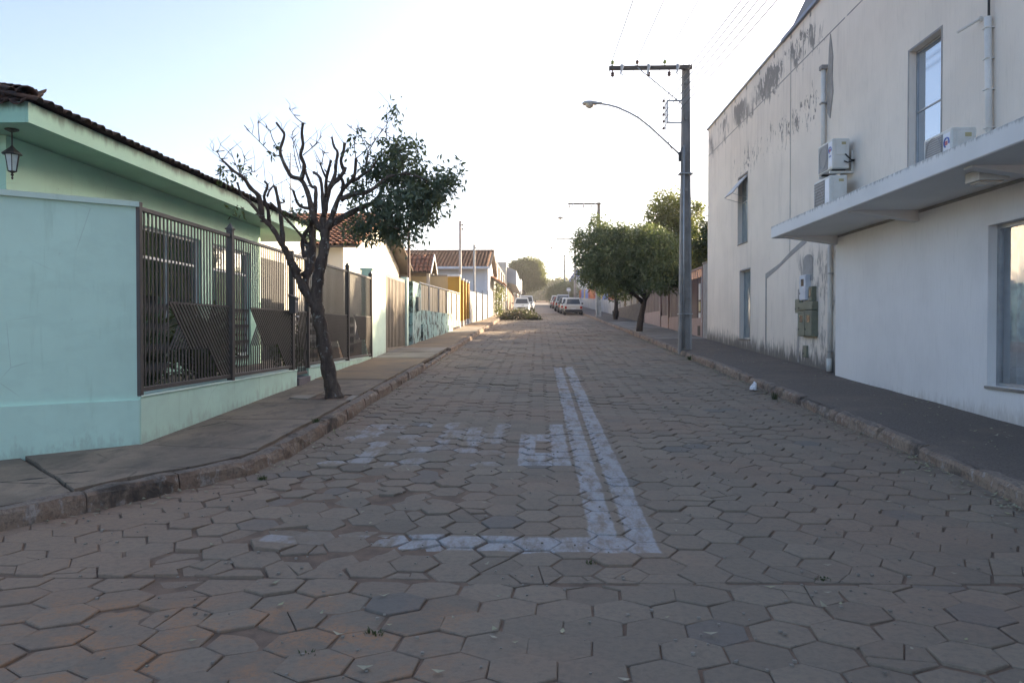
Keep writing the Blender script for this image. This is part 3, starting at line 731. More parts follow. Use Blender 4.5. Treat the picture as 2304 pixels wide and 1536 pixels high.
def panel(par, ya, yb, zb=.84, zt=2.78, zm=1.80, dense=.087):
    L_ = yb - ya
    part('rail', par, 'fence', (FX - .022, FX + .022, ya, yb, zt - .045, zt), b=.004)
    part('rail', par, 'fence', (FX - .022, FX + .022, ya, yb, zb, zb + .05), b=.004)
    zh = zb + (zm - zb) * .44; ua, ub, uc = ya + .27 * L_, ya + .50 * L_, ya + .71 * L_
    n = int(L_ / dense)
    for k in range(1, n):
        y = ya + L_ * k / n
        if y < ua:
            bar(par, FX, y, zb + .05, y, zt - .045)
            if k % 1 == 0:       # second, slanted layer behind the plain bars
                for q in range(4):
                    z0 = zb + .12 + q * .22
                    bar(par, FX - .03, y - .035, z0, y + .035, z0 + .16)
        else:
            bar(par, FX, y, zm, y, zt - .045)
            lim = zh if y < uc else max(zb + .05, zh - (y - uc) * 1.25)
            if lim > zb + .1: bar(par, FX, y, zb + .05, y, lim)
    kdiag = (zm - zh) / (ub - ua)
    part('rail', par, 'fence', (FX - .012, FX + .012, ua, yb, zm - .01, zm + .012))
    y = ua
    while y < yb:                        # bars falling to the right
        s_ = clipseg(y, zm, y + 3, zm - 3 * kdiag, -1, 0, yb - .02)
        if s_: s_ = clipseg(*s_, 0, 1, -(zb + .05))
        if s_ and y < ub - .02 - (ua - ua): s_ = clipseg(*s_, 0, 1, -zh) if y + (zm - zh) / kdiag < uc else s_
        if s_ and abs(s_[3] - s_[1]) > .04: bar(par, FX + .006, *s_, t=1.3)
        y += dense * .98
    y = ua
    while y < ub + .1:                   # bars rising to meet them from the left
        s_ = clipseg(y, zh, y + .6, zh + .6 * kdiag * 1.15, -kdiag, -1, zm + kdiag * ua - .01)
        if s_ and abs(s_[3] - s_[1]) > .04: bar(par, FX, *s_)
        y += dense * .86
def post(par, y, zt, x=FX, w_=.04, z0=.80, cap=True):
    m = MB().box(x - w_, x + w_, y - w_, y + w_, z0, zt, b=.005)
    p = add('post', m, 'fence', par)
    if cap:
        k = MB(); k.box(x - w_ - .012, x + w_ + .012, y - w_ - .012, y + w_ + .012, zt, zt + .02)
        i = len(k.v); k.v += [(x - w_, y - w_, zt + .02), (x + w_, y - w_, zt + .02), (x + w_, y + w_, zt + .02), (x - w_, y + w_, zt + .02), (x, y, zt + .10)]
        k.f += [(i, i + 1, i + 4), (i + 1, i + 2, i + 4), (i + 2, i + 3, i + 4), (i + 3, i, i + 4)]
        add('post_cap', k, 'fence', p)
f1 = thing('metal_fence', (FX, 10.5, .8), 'brown metal fence with slanted bar pattern next to the blank mint wall', 'fence')
panel(f1, 8.10, 10.46); panel(f1, 10.56, 13.10)
post(f1, 8.06, 2.82, w_=.034, cap=False); post(f1, 10.51, 2.84); post(f1, 13.14, 2.82, cap=False)
gt = thing('pedestrian_gate', (FX, 13.6, .66), 'narrow brown metal gate above the grey step, behind the pruned tree', 'gate')
panel(gt, 13.22, 13.98, zb=.70); part('handle', gt, 'metal', (FX + .02, FX + .06, 13.27, 13.37, 1.70, 1.73), b=.005)
f2 = thing('metal_fence', (FX, 17, .8), 'brown metal fence with slanted bar pattern beyond the pedestrian gate', 'fence')
panel(f2, 14.10, 16.98); panel(f2, 17.08, 19.36)
post(f2, 14.05, 2.86); post(f2, 17.03, 2.86); post(f2, 19.41, 2.84, z0=.7)
mbx = thing('mail_box', (FX + .08, 13.05, 1.74), 'small grey metal letter box hung on the fence beside the gate', 'mailbox')
part('body', mbx, surf('letter_box', (.125, .12, .12), None, 3, .45, 40, 0, .1), (FX + .03, FX + .13, 12.92, 13.08, 1.76, 2.02), b=.008)
m = MB().prism([(FX + .02, 12.90, 2.03), (FX + .15, 12.90, 2.0), (FX + .15, 12.90, 2.02), (FX + .02, 12.90, 2.08)], (0, .20, 0)); add('lid', m, 'fence', mbx)
part('slot', mbx, 'sticker', (FX + .13, FX + .133, 12.95, 13.05, 1.95, 1.965))

# ---- green house
HX = -6.15
gh = thing('green_house', (HX - 3, 13.5, .75), 'mint green single storey house under an old tiled hip roof behind the brown fence', 'house')
yard = MB(); yard.box(-14, FX - .22, 8.2, 20.2, .2, .74); tag(add('yard_floor', yard, 'slab'), kind='structure')
wins = [(11.85, 14.15, .95, 3.12), (14.62, 16.60, .95, 3.12)]
m = MB(); holed_wall(m, HX, 8.9, 17.2, .7, 3.735, wins, .14, sx=1)
m.poly([(HX, 8.9, .7), (HX, 8.9, 3.735), (-14, 8.9, 3.735), (-14, 8.9, .7)]); m.poly([(-14, 17.2, .7), (-14, 17.2, 3.735), (HX, 17.2, 3.735), (HX, 17.2, .7)])
m.poly([(-9.5, 17.2, .7), (-9.5, 20, .7), (-9.5, 20, 3.735), (-9.5, 17.2, 3.735)])
add('wall', m, 'mint_house', gh)
for (a, b, c, d) in wins:
    X_ = HX - .10; f = part('window', gh, 'white_frame', (X_ - .03, X_ + .03, a, b, d - .05, d), (X_ - .03, X_ + .03, a, b, c, c + .05), (X_ - .03, X_ + .03, a, a + .05, c + .05, d - .05), (X_ - .03, X_ + .03, b - .05, b, c + .05, d - .05),
             (X_ - .028, X_ + .028, (a + b) / 2 - .025, (a + b) / 2 + .025, c + .05, d - .05), (X_ - .026, X_ + .026, a + .05, b - .05, 2.62, 2.66))
    for (p_, q_) in ((a + .05, (a + b) / 2 - .025), ((a + b) / 2 + .025, b - .05)):
        g_ = MB(); g_.poly([(X_, p_, c + .05), (X_, q_, c + .05), (X_, q_, d - .05), (X_, p_, d - .05)]); add('pane', g_, 'house_glass', f)
part('interior_wall', gh, 'dark_room', (-8.5, -8.4, 9.2, 17, .7, 3.7))
part('reflection_panel', gh, surf('green_reflection', (.26, .34, .17), (.30, .36, .20), 3, .9, 60, 0, .1, streak=.3), (HX - .30, HX - .27, 11.6, 16.9, 2.05, 3.4))  # green panel behind the panes, painted in place of the reflected street
part('dark_backdrop', gh, surf('backdrop_dark', (.085, .08, .075), None, 2, .7, 40, 0, .2), (-6.75, -6.65, 17.3, 20.35, .74, 3.22)); part('carport_post', gh, 'sticker_tan', (-6.64, -6.58, 18.3, 18.36, .74, 2.55))  # dark sheet added as a backdrop, standing in for the carport's dark depth
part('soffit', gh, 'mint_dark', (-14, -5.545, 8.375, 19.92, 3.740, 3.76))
part('fascia', gh, 'fascia', (-5.545, -5.515, 8.345, 19.95, 3.735, 3.96)); part('fascia', gh, 'fascia', (-14, -5.547, 8.345, 8.373, 3.735, 3.96)); part('fascia', gh, 'fascia', (-14, -5.547, 19.922, 19.95, 3.735, 3.96))
PT = .36
roof = MB(); zr = 3.975; 
E_ = [(-5.50, 8.33), (-5.50, 19.97), (-14, 19.97), (-14, 8.33)]; rx = -9.75; rzt = zr + PT * 4.25
roof.poly([(-5.5, 8.33, zr), (-5.5, 19.97, zr), (rx, 15.7, rzt), (rx, 12.58, rzt)]); roof.poly([(-14, 8.33, zr), (-5.5, 8.33, zr), (rx, 12.58, rzt)]); roof.poly([(-5.5, 19.97, zr), (-14, 19.97, zr), (rx, 15.7, rzt)]); roof.poly([(-14, 19.97, zr), (-14, 8.33, zr), (rx, 12.58, rzt), (rx, 15.7, rzt)])
ro = add('roof', roof, 'tile_old', gh)
def tile_mesh(name, r=.076, L_=.42, t=.014, seg=6):
    m = MB(); 
    for (y, k) in ((0, 1.0), (L_, .86)):
        for rr in (r * k, r * k - t):
            for j in range(seg + 1):
                a = math.pi * j / seg; m.v.append((math.cos(a) * rr, y, math.sin(a) * rr * .8 + (y / L_) * -.045))
    n = seg + 1
    for j in range(seg):
        m.f += [(j, j + 1, 2 * n + j + 1, 2 * n + j), (n + j + 1, n + j, 3 * n + j, 3 * n + j + 1), (j + 1, j, n + j, n + j + 1)]
    m.f += [(0, 2 * n, 3 * n, n), (seg, n + seg, 3 * n + seg, 2 * n + seg)]
    return m
tm = tile_mesh('tile'); tile_me = bpy.data.meshes.new('tile'); tile_me.from_pydata(tm.v, [], tm.f); tile_me.materials.append(MT['tile_old'])
tile_me.polygons.foreach_set('use_smooth', [True] * len(tile_me.polygons))
def frame(o_, across, up):
    across, up = Vector(across).normalized(), Vector(up).normalized(); nn = across.cross(up)
    return Matrix(((across.x, up.x, nn.x, o_[0]), (across.y, up.y, nn.y, o_[1]), (across.z, up.z, nn.z, o_[2]), (0, 0, 0, 1)))
def jitM(): return Matrix.Rotation(random.gauss(0, .025), 4, 'Z') @ Matrix.Rotation(random.gauss(0, .015), 4, 'X') @ Matrix.Translation((random.gauss(0, .006), random.gauss(0, .012), random.gauss(0, .004)))
def tile_at(M_):
    o = mk('tile', tile_me, None, ro, (0, 0, 0)); o.matrix_basis = Matrix.Translation(-WL[ro]) @ M_ @ jitM()
ny = int((19.9 - 8.4) / .172)
for j in range(ny + 1):
    for row in range(2):
        tile_at(frame((-5.42 - row * .34, 8.42 + j * .172, 3.965 + row * .34 * PT), (0, 1, 0), (-1, 0, PT)))
for j in range(22):
    for row in range(5):
        x = -5.6 - j * .19
        if x > -5.45 - row * .34: continue
        tile_at(frame((x, 8.26 + row * .34, 3.97 + row * .34 * PT), (-1, 0, 0), (0, 1, PT)) @ Matrix.Scale(-1, 4, (1, 0, 0)))
for k in range(7):
    o = mk('hip_tile', tile_me, None, ro, (0, 0, 0)); o.matrix_basis = Matrix.Translation(-WL[ro]) @ frame((-5.56 - k * .27, 8.40 + k * .27, 4.065 + k * .27 * PT), (1, 1, 0), (-1, 1, PT)) @ Matrix.Scale(1.35, 4)
# pendant lantern under the eave
ln = thing('pendant_lantern', (-5.9, 8.64, 3.18), 'small iron lantern with glass sides hanging under the mint green eave', 'lantern')
add('ceiling_rose', MB().lathe((-5.9, 8.64, 3.70), [(.012, 0), (.07, .025), (.075, .036)], 12), 'iron', ln)
add('chain', MB().tube([(-5.9, 8.64, 3.70), (-5.9, 8.64, 3.545)], .008, 6), 'iron', ln)
add('cap', MB().lathe((-5.9, 8.64, 3.455), [(.105, 0), (.10, .012), (.045, .06), (.015, .09), (.01, .1)], 8), 'iron', ln)
add('glass', MB().lathe((-5.9, 8.64, 3.27), [(.042, 0), (.072, .18)], 6), 'glass_lamp', ln)
for k in range(6):
    a = 2 * math.pi * k / 6; add('rib', MB().tube([(-5.9 + .044 * math.cos(a), 8.64 + .044 * math.sin(a), 3.265), (-5.9 + .076 * math.cos(a), 8.64 + .076 * math.sin(a), 3.457)], .005, 5), 'iron', ln)
add('finial', MB().lathe((-5.9, 8.64, 3.175), [(.006, 0), (.012, .02), (.006, .035), (.018, .055), (.008, .07), (.05, .092)], 8), 'iron', ln)
# television mast behind the roof
an = thing('antenna', (-7.6, 24, 4.2), 'thin television antenna mast rising behind the mint house roof', 'antenna')
add('mast', MB().tube([(-7.65, 24, 4.0), (-7.62, 24, 6.9)], .018, 6), 'metal', an)
for k in range(4): add('element', MB().tube([(-7.9 + .03 * k, 24, 6.5 + k * .1), (-7.35 - .03 * k, 24, 6.5 + k * .1)], .007, 5), 'metal', an)
# shrubs behind the fence
def strap_plant(x, y, z, n, L_, label):
    t = thing('yard_shrub', (x, y, z), label, 'shrub', 'shrubs in the yard behind the brown fence')
    m = MB()
    for k in range(n):
        a = random.uniform(0, 6.28); e = random.uniform(.25, 1.1); l = L_ * random.uniform(.6, 1.1); wd = .035
        h0 = random.uniform(0, L_ * .9); c_ = Vector((x + math.cos(a) * .05, y + math.sin(a) * .05, z + h0))
        d = Vector((math.cos(a) * math.cos(e), math.sin(a) * math.cos(e), math.sin(e))); s_ = Vector((-math.sin(a), math.cos(a), 0)) * wd
        p1, p2, p3 = c_ + d * l * .5, c_ + d * l * .8 - Vector((0, 0, l * .08)), c_ + d * l - Vector((0, 0, l * .22))
        i = len(m.v); m.v += [tuple(q) for q in (c_ - s_ * .6, c_ + s_ * .6, p1 + s_, p1 - s_, p2 + s_ * .7, p2 - s_ * .7, p3)]
        m.f += [(i, i + 1, i + 2, i + 3), (i + 3, i + 2, i + 4, i + 5), (i + 5, i + 4, i + 6)]
    tag(add('foliage', m, 'leaf_yard', t), kind='stuff'); add('stem', MB().tube([(x, y, z), (x + .02, y, z + L_ * .9)], .03, 6), 'bark_dk', t)
for q in ((-4.85, 9.0, .74, 60, .75, 'spiky dark green shrub behind the first fence panel near the mint wall'), (-5.0, 9.9, .74, 80, .85, 'spiky shrub behind the middle of the first fence panel'), (-4.8, 10.9, .74, 70, .8, 'spiky shrub just past the first fence post'), (-5.1, 12.0, .74, 70, .8, 'spiky shrub behind the letter box end of the fence')): strap_plant(*q)
for i, (x, y, ry_) in enumerate(((-4.85, 9.4, .75), (-4.9, 11.3, .8), (-4.9, 15.6, 1.0))):  # low bushes added to darken the lower part of the fence
    t = thing('darkening_bush', (x, y, .74), ('bush added to darken the foot of the first fence panel', 'bush added to darken the foot of the second fence panel', 'bush added to darken the fence foot beyond the pedestrian gate')[i], 'shrub', 'bushes added to darken the fence foot')
    tag(leaf_mesh('foliage', blob_points([(x, y, 1.12, .32, ry_, .38)], 520, .07, .3, 9), .10, 'leaf_yard', t, .2, .45), kind='stuff'); add('stem', MB().tube([(x, y, .70), (x + .02, y + .03, 1.1)], .03, 6), 'bark_dk', t)

# ---- beyond the green house: gate pillar and slatted vehicle gate
gp = thing('gate_pillar', (-4.2, 20.4, gz(20.4)), 'tall mint green gate pillar half in sunlight at the end of the brown fence', 'pillar')
part('shaft', gp, 'mint_pale', (-4.42, -4.16, 19.50, 21.32, .6, 2.97), b=.01); part('coping', gp, 'mint_pale', (-4.45, -4.13, 19.48, 21.34, 2.97, 3.02), b=.008)
vg = thing('vehicle_gate', (-4.2, 22.9, gz(22.9)), 'grey brown gate of upright metal slats between two mint pillars', 'gate')
part('frame', vg, 'gate2', (-4.22, -4.16, 21.36, 24.4, 2.93, 3.03), (-4.22, -4.16, 21.36, 24.4, .88, .98), (-4.22, -4.16, 21.36, 21.44, .98, 2.93), (-4.22, -4.16, 24.32, 24.4, .98, 2.93))
sl = MB().box(-.02, .02, -.055, .055, 0, 1.95); sl_me = bpy.data.meshes.new('slat'); sl_me.from_pydata(sl.v, [], sl.f); sl_me.materials.append(MT['gate2'])
for k in range(13): mk('slat', sl_me, None, vg, (-4.185, 21.56 + k * .222, .98))
part('gap_shade', vg, surf('gap_shade_dark', (.12, .10, .085), None, 3, .7, 30, 0, .1), (-4.26, -4.25, 21.44, 24.32, .98, 2.93))  # dark sheet painted as the shadow gaps between the slats
part('gate_post', vg, 'mint_pale', (-4.30, -4.10, 24.42, 24.78, .7, 3.12), b=.01)
# thin brown service post
def rod(name, x, y, z0, z1, r, mat, label, cat, arm=True):
    t = thing(name, (x, y, z0), label, cat)
    add('shaft', MB().tube([(x, y, z0), (x, y, z1)], r, 8), mat, t)
    add('cap', MB().lathe((x, y, z1), [(r * 1.2, 0), (r * 1.2, .03), (.01, .07)], 8), mat, t)
    if arm:
        for k in range(2): add('insulator', MB().lathe((x + .12, y - .02, z1 - .22 - k * .22), [(.02, 0), (.045, .03), (.03, .06), (.045, .09), (.015, .12)], 8), 'insulator', t)
        add('bracket', MB().tube([(x, y, z1 - .15), (x + .12, y - .02, z1 - .15)], .012, 5), 'metal', t)
rod('service_post', -4.22, 25.5, 1.0, 4.85, .045, surf('brown_pipe', (.16, .09, .07), None, 3, .6, 40, 0, .2), 'thin dark brown post rising behind the teal wall end', 'post', False)
rod('service_post', -4.12, 41.4, 1.7, 7.15, .07, 'pole_white', 'tall pale concrete service post behind the ochre pillars', 'post')
rod('service_post', -4.10, 50.2, 2.1, 6.85, .07, 'pole_white', 'shorter pale service post standing against the white house wall', 'post')
# annex and house with the sunlit gable
B_ = thing('gabled_house', (-9, 30, 1.0), 'white house with sunlit gable and clay tile roof behind the pruned tree', 'house')
W_ = surf('cream_white_paint', (.74, .70, .62), (.68, .63, .55), 1, .8, 50, .1, .05)
part('annex', B_, W_, (-12, -7.5, 20.6, 25.99, .9, 4.35))
m = MB(); m.box(-12, -6.5, 26, 36.5, .9, 4.3); m.prism([(-6.5, 26, 4.3), (-6.5, 36.5, 4.3), (-6.5, 31.25, 6.05)], (-5.5, 0, 0)); add('wall', m, W_, B_)
def tile_roof(name, parent, mat, o_, across, up, wA, wU, pitch=.21, row=.36, deck=True):
    """tile field: corner o_, unit vector across the slope, unit vector up the slope"""
    a, u = Vector(across).normalized(), Vector(up).normalized(); nn = a.cross(u)
    if nn.z < 0: nn = -nn
    base = tile_mesh('t', pitch * .5, row * 1.15, .012, 4); m = MB(); o_ = Vector(o_)
    for j in range(int(wU / row)):
        for i in range(int(wA / pitch)):
            p = o_ + a * ((i + .5) * pitch) + u * (j * row) + nn * .03
            M_ = Matrix(((a.x, u.x, nn.x, p.x), (a.y, u.y, nn.y, p.y), (a.z, u.z, nn.z, p.z), (0, 0, 0, 1))) @ Matrix.Translation((random.gauss(0, .005), random.gauss(0, .01), 0))
            k = len(m.v); m.v += [tuple(M_ @ Vector(v)) for v in base.v]; m.f += [tuple(k + q for q in f) for f in base.f]
    r = tag(add(name, m, mat, parent), kind='stuff')
    if deck:
        d = MB(); d.prism([tuple(o_), tuple(o_ + a * wA), tuple(o_ + a * wA + u * wU), tuple(o_ + u * wU)], tuple(nn * -.06)); add('roof_deck', d, 'timber', parent)
    return r
PB = 1.75 / 5.25
UB = Vector((0, 1, PB)).normalized(); UB2 = Vector((0, -1, PB)).normalized()
lenB = 5.25 * (1 + PB ** 2) ** .5
tile_roof('roof_tiles', B_, 'tile_red', (-12.2, 25.5, 4.22), (1, 0, 0), UB, 6.3, lenB + .5)
tile_roof('roof_tiles', B_, 'tile_red', (-12.2, 37.0, 4.22), (1, 0, 0), UB2, 6.3, lenB + .5)
part('verge_board', B_, 'timber', (-5.92, -5.86, 31.0, 31.5, 5.95, 6.1))
ps = thing('porch', (-5.6, 38.4, 1.5), 'small tiled porch gable on rough posts beside the thin brown post', 'porch')
for yq in (37.7, 39.2): add('post', MB().tube([(-5.3, yq, 1.4), (-5.3, yq, 4.25)], [.10, .085], 8), 'pole_white', ps)
tile_roof('roof_tiles', ps, 'tile_red', (-7.2, 37.3, 4.2), (1, 0, 0), Vector((0, 1, .75)), 2.1, 1.45); tile_roof('roof_tiles', ps, 'tile_red', (-7.2, 39.6, 4.2), (1, 0, 0), Vector((0, -1, .75)), 2.1, 1.45)
m = MB().prism([(-5.12, 37.2, 4.1), (-5.12, 37.2, 4.22), (-5.12, 38.45, 5.18), (-5.12, 39.7, 4.22), (-5.12, 39.7, 4.1), (-5.12, 38.45, 5.03)], (.04, 0, 0)); add('verge_board', m, 'white_frame', ps)

# ---- mossy teal wall, beige panel fence, ochre pillars
def teal_mat():
    g = G('mossy_teal_paint')
    a = g.mix(g.step(g.noise(1.4, 5), .4, .7), (.33, .50, .48), (.40, .52, .50))
    a = g.mix(g.step(g.noise(2.3, 8, .78, (1, 1, .85)), .46, .58), a, (.06, .07, .066))
    g.bump(g.noise(30, 5), .4, .01); return g.fin(a, .9)
MT['teal'] = teal_mat()
tw = thing('boundary_wall', (-4, 29.5, gz(27)), 'low peeling teal wall streaked with black mould', 'wall')
part('pillar', tw, 'teal', (-4.22, -3.98, 24.80, 26.6, .8, 3.02), b=.015)
m = MB().prism([(-3.98, 26.6, .8), (-3.80, 34.4, 1.1), (-4.0, 34.4, 1.1), (-4.18, 26.6, .8)], (0, 0, 1.30)); 
for k in (4, 5, 6, 7): m.v[k] = (m.v[k][0], m.v[k][1], 2.15)
add('wall', m, 'teal', tw)
m = MB().prism([(-3.93, 26.62, .9), (-3.75, 34.38, 1.2), (-3.84, 34.38, 1.2), (-4.0, 26.62, .9)], (0, 0, .72)); 
for k in (4, 5, 6, 7): m.v[k] = (m.v[k][0], m.v[k][1], 1.66)
add('base_course', m, 'teal', tw)
part('meter_box', tw, surf('meter_box_grey', (.30, .30, .26), None, 3, .7, 40, 0, .3), (-3.978, -3.9, 25.5, 25.95, 2.1, 2.55), b=.01)
BE = surf('beige_sheet', (.50, .42, .30), (.45, .375, .27), 1.0, .6, 40, .05, .06)
bf = thing('panel_fence', (-3.95, 31, 2.1), 'beige sheet metal fence standing on the mossy teal wall', 'fence')
def lx(y): return -4.08 + (y - 26.6) * (.23 / 8)
nb = 26
for k in range(nb):
    y0 = 26.65 + k * (37.6 - 26.65) / nb; y1 = y0 + (37.6 - 26.65) / nb - .008; z0 = 2.16 if y1 < 34.4 else gz(y0) + .25
    zt_ = 3.03 + (y0 - 26.65) * .012; o_ = lx(y0) + (.004 if k % 2 else 0)
    m = MB().prism([(o_, y0, z0), (o_, y1, z0), (o_ - .02, y1, z0), (o_ - .02, y0, z0)], (0, 0, zt_ - z0)); add('panel', m, BE, bf)
for yq in (26.7, 28.6, 30.8, 33.0, 34.5, 36.2): add('post', MB().tube([(lx(yq) + .03, yq, 1.9), (lx(yq) + .03, yq, 3.12)], .028, 6), 'metal', bf)
add('rail', MB().tube([(lx(26.7) + .02, 26.7, 3.08), (lx(37.5) + .02, 37.5, 3.2)], .02, 6), 'metal', bf)
OC = surf('ochre_paint', (.50, .30, .055), (.45, .26, .045), 1.2, .7, 40, .05, .08)
for i, (ya, yb, xa, zt_) in enumerate(((37.7, 38.05, -4.35, 4.02), (39.5, 39.75, -4.05, 3.95), (41.1, 41.35, -4.05, 3.98), (42.7, 42.95, -4.05, 4.0))):
    t = thing('ochre_pillar', ((xa - 3.78) / 2, ya, gz(ya)), ('wide ochre gate pillar, nearest of the row', 'second ochre gate pillar of the row', 'third ochre gate pillar of the row', 'farthest ochre gate pillar beside the grey fence')[i], 'pillar', 'ochre gate pillars')
    part('shaft', t, OC, (xa, -3.78, ya, yb, gz(ya) - .1, zt_), b=.012); part('cap', t, 'white_frame', (xa - .03, -3.75, ya - .03, yb + .03, zt_, zt_ + .10), b=.01); part('foot', t, 'white_frame', (xa - .02, -3.76, ya - .02, yb + .02, gz(ya), gz(ya) + .42), b=.01)
for i, (ya, yb) in enumerate(((38.06, 39.49), (39.76, 41.09), (41.36, 42.69))):
    t = thing('ochre_gate', (-3.95, ya, gz(ya)), ('brown boarded gate leaf behind the nearest ochre pillar', 'brown boarded gate leaf between the middle ochre pillars', 'brown boarded gate leaf next to the farthest ochre pillar')[i], 'gate', 'brown gate leaves')
    for k in range(6):
        y0 = ya + .01 + k * (yb - ya) / 6; part('board', t, surf('brown_board', (.26, .16, .05), None, 3, .7, 30, 0, .1) if k == 0 and i == 0 else bpy.data.materials['brown_board'], (-3.98, -3.94, y0, y0 + (yb - ya) / 6 - .02, gz(ya) + .15, 3.75))
    part('rail', t, 'timber', (-3.935, -3.915, ya, yb, gz(ya) + .7, gz(ya) + .78), (-3.935, -3.915, ya, yb, 3.3, 3.38))
cr = thing('boundary_wall', (-5.6, 40.2, gz(40)), 'plain cream wall facing the camera behind the beige fence', 'wall')
part('wall', cr, surf('cream_paint', (.52, .43, .28), (.47, .39, .25), 1, .8, 40, .05, .05), (-9, -4.36, 38.1, 38.3, 1.2, 4.05)); part('coping', cr, 'pale_slab', (-9.02, -4.35, 38.06, 38.34, 4.05, 4.13))
gf = thing('grey_fence', (-3.8, 48, gz(48)), 'pale grey upright panel fence in front of the white house', 'fence')
for k in range(20):
    y0 = 43.05 + k * .485; o_ = -3.80 + (k * .485) * .040
    m = MB().prism([(o_, y0, gz(y0) + .1), (o_ + .018, y0 + .46, gz(y0) + .1), (o_ - .022, y0 + .46, gz(y0) + .1), (o_ - .04, y0, gz(y0) + .1)], (0, 0, 1.85 - .012 * k)); add('panel', m, surf('grey_panel', (.34, .325, .30), (.28, .265, .25), 2, .7, 40, .05, .15) if k == 0 else bpy.data.materials['grey_panel'], gf)
for yq in (43.0, 46.2, 49.4, 52.6): add('post', MB().tube([(-3.77 + (yq - 43) * .04, yq, gz(yq)), (-3.77 + (yq - 43) * .04, yq, gz(yq) + 2.0)], .04, 6), 'metal', gf)

# ---- white house with the long tiled roof
wh = thing('white_house', (-6.5, 57, gz(53)), 'white house with long brown tiled roof beyond the ochre pillars', 'house')
m = MB(); m.box(-10.5, -3.5, 53, 61, 1.9, 5.7); m.prism([(-3.5, 53, 5.7), (-3.5, 61, 5.7), (-3.5, 57, 6.98)], (-7, 0, 0)); add('wall', m, surf('bluish_white_paint', (.66, .68, .70), (.60, .62, .63), .8, .8, 40, .05, .05), wh)
part('corner_pier', wh, 'white_frame', (-3.62, -3.38, 52.9, 53.25, 2.0, 5.68))
part('eave_board', wh, 'white_frame', (-10.7, -3.22, 52.32, 52.42, 5.52, 5.68))
U1 = Vector((0, 1, .32)).normalized(); L1 = 4.65 * (1 + .32 ** 2) ** .5
tile_roof('roof_tiles', wh, 'tile', (-10.8, 52.35, 5.62), (1, 0, 0), U1, 7.6, L1, .24, .4); tile_roof('roof_tiles', wh, 'tile', (-10.8, 61.65, 5.62), (1, 0, 0), Vector((0, -1, .32)).normalized(), 7.6, L1, .24, .4)
add('ridge_tile', MB().tube([(-10.8, 57, 7.14), (-3.2, 57, 7.14)], .12, 8), 'tile', wh)
tile_roof('porch_tiles', wh, 'tile_red', (-2.5, 57.2, 4.75), (0, 1, 0), Vector((-1, 0, .6)), 4.2, 1.3, .24, .4)
for i_, (yq, zq) in enumerate(((61, 7.4),)):
    rod('antenna', -3.6, 60.5, 6.5, 7.85, .02, 'metal', 'little aerial sticking up from the white house ridge', 'antenna', False)
# ---- shops further up on the left
s1 = thing('shop_building', (-6, 69, gz(62)), 'plain whitish shop front with flat parapet past the white house', 'building')
PG = surf('grey_white_paint', (.52, .50, .47), (.42, .40, .37), .8, .85, 40, .05, .1, streak=.4)
part('wall', s1, PG, (-9, -3.45, 62, 79.5, 2.2, 6.75)); part('parapet', s1, 'pale_slab', (-9, -3.38, 61.95, 79.5, 6.75, 6.95))
for k in range(4): part('pilaster', s1, PG, (-3.45, -3.30, 63 + k * 4.6, 63.5 + k * 4.6, 2.2, 6.74))
for k in range(3): part('shutter', s1, surf('roller_shutter', (.28, .29, .30), None, 2, .6, 40, 0, .2, k=(1, 1, 20)) if k == 0 else bpy.data.materials['roller_shutter'], (-3.448, -3.40, 64.2 + k * 4.6, 66.9 + k * 4.6, gz(66), gz(66) + 2.5))
s2 = thing('shop_building', (-6, 96, gz(85)), 'far shop with blue grey overhanging fascia and bright sign panels', 'building')
part('wall', s2, PG, (-9, -3.3, 81, 114, 3, 8.4))
m = MB().prism([(-3.3, 82, 6.4), (-2.3, 82, 6.1), (-2.3, 82, 7.6), (-3.3, 82, 8.0)], (0, 24, 0)); add('fascia', m, surf('blue_grey_fascia', (.22, .25, .31), None, 1, .6, 40, 0, .1), s2)
part('sign_panel', s2, 'white_frame', (-2.28, -2.2, 100, 106, 6.2, 7.9)); part('sign_panel', s2, 'white_frame', (-2.6, -2.5, 108, 113, 5.6, 8.2))
for k in range(5): part('shop_door', s2, surf('brown_door', (.20, .12, .08), None, 2, .7, 40, 0, .2) if k == 0 else bpy.data.materials['brown_door'], (-3.298, -3.24, 83 + k * 5, 86 + k * 5, gz(85) + .1, gz(85) + 2.6))
s3 = thing('low_building', (-6, 124, gz(120)), 'pale low wall and house at the far left end of the street', 'building')
part('wall', s3, W_, (-8, -3.4, 115.5, 134, 4, 7.4)); part('gate', s3, 'tile_red', (-3.4, -3.3, 118, 121, 5, 7.0))

# ================================================================== RIGHT SIDE
RX, WX = 5.90, 5.72
cb = thing('corner_building', (10, 13, gz(13)), 'two storey cream and white building with flaking render and a concrete canopy', 'building')
W1 = (11.76, 12.76, 3.55, 5.90); W2 = (22.40, 23.43, 3.98, 5.92); W3 = (22.08, 23.18, 1.22, 3.18); BW = (7.6, 10.17, .78, 2.81)
m = MB(); holed_wall(m, RX, 15.31, 27.6, .3, 8.40, [W2, W3], .16)
m.poly([(RX, 27.6, .3), (RX, 27.6, 8.4), (18, 27.6, 8.4), (18, 27.6, .3)]); m.poly([(18, 27.6, .3), (18, 27.6, 8.4), (18, -4, 8.4), (18, -4, .3)])
m.poly([(RX, 27.6, 8.3), (RX, -4, 8.3), (18, -4, 8.3), (18, 27.6, 8.3)][::-1])
add('old_wall', m, 'oldwall', cb)
m = MB(); holed_wall(m, RX, -4, 15.31, 3.28, 8.40, [W1], .16); m.poly([(18, -4, .3), (18, -4, 8.4), (RX, -4, 8.4), (RX, -4, .3)]); add('upper_wall', m, 'texwall', cb)
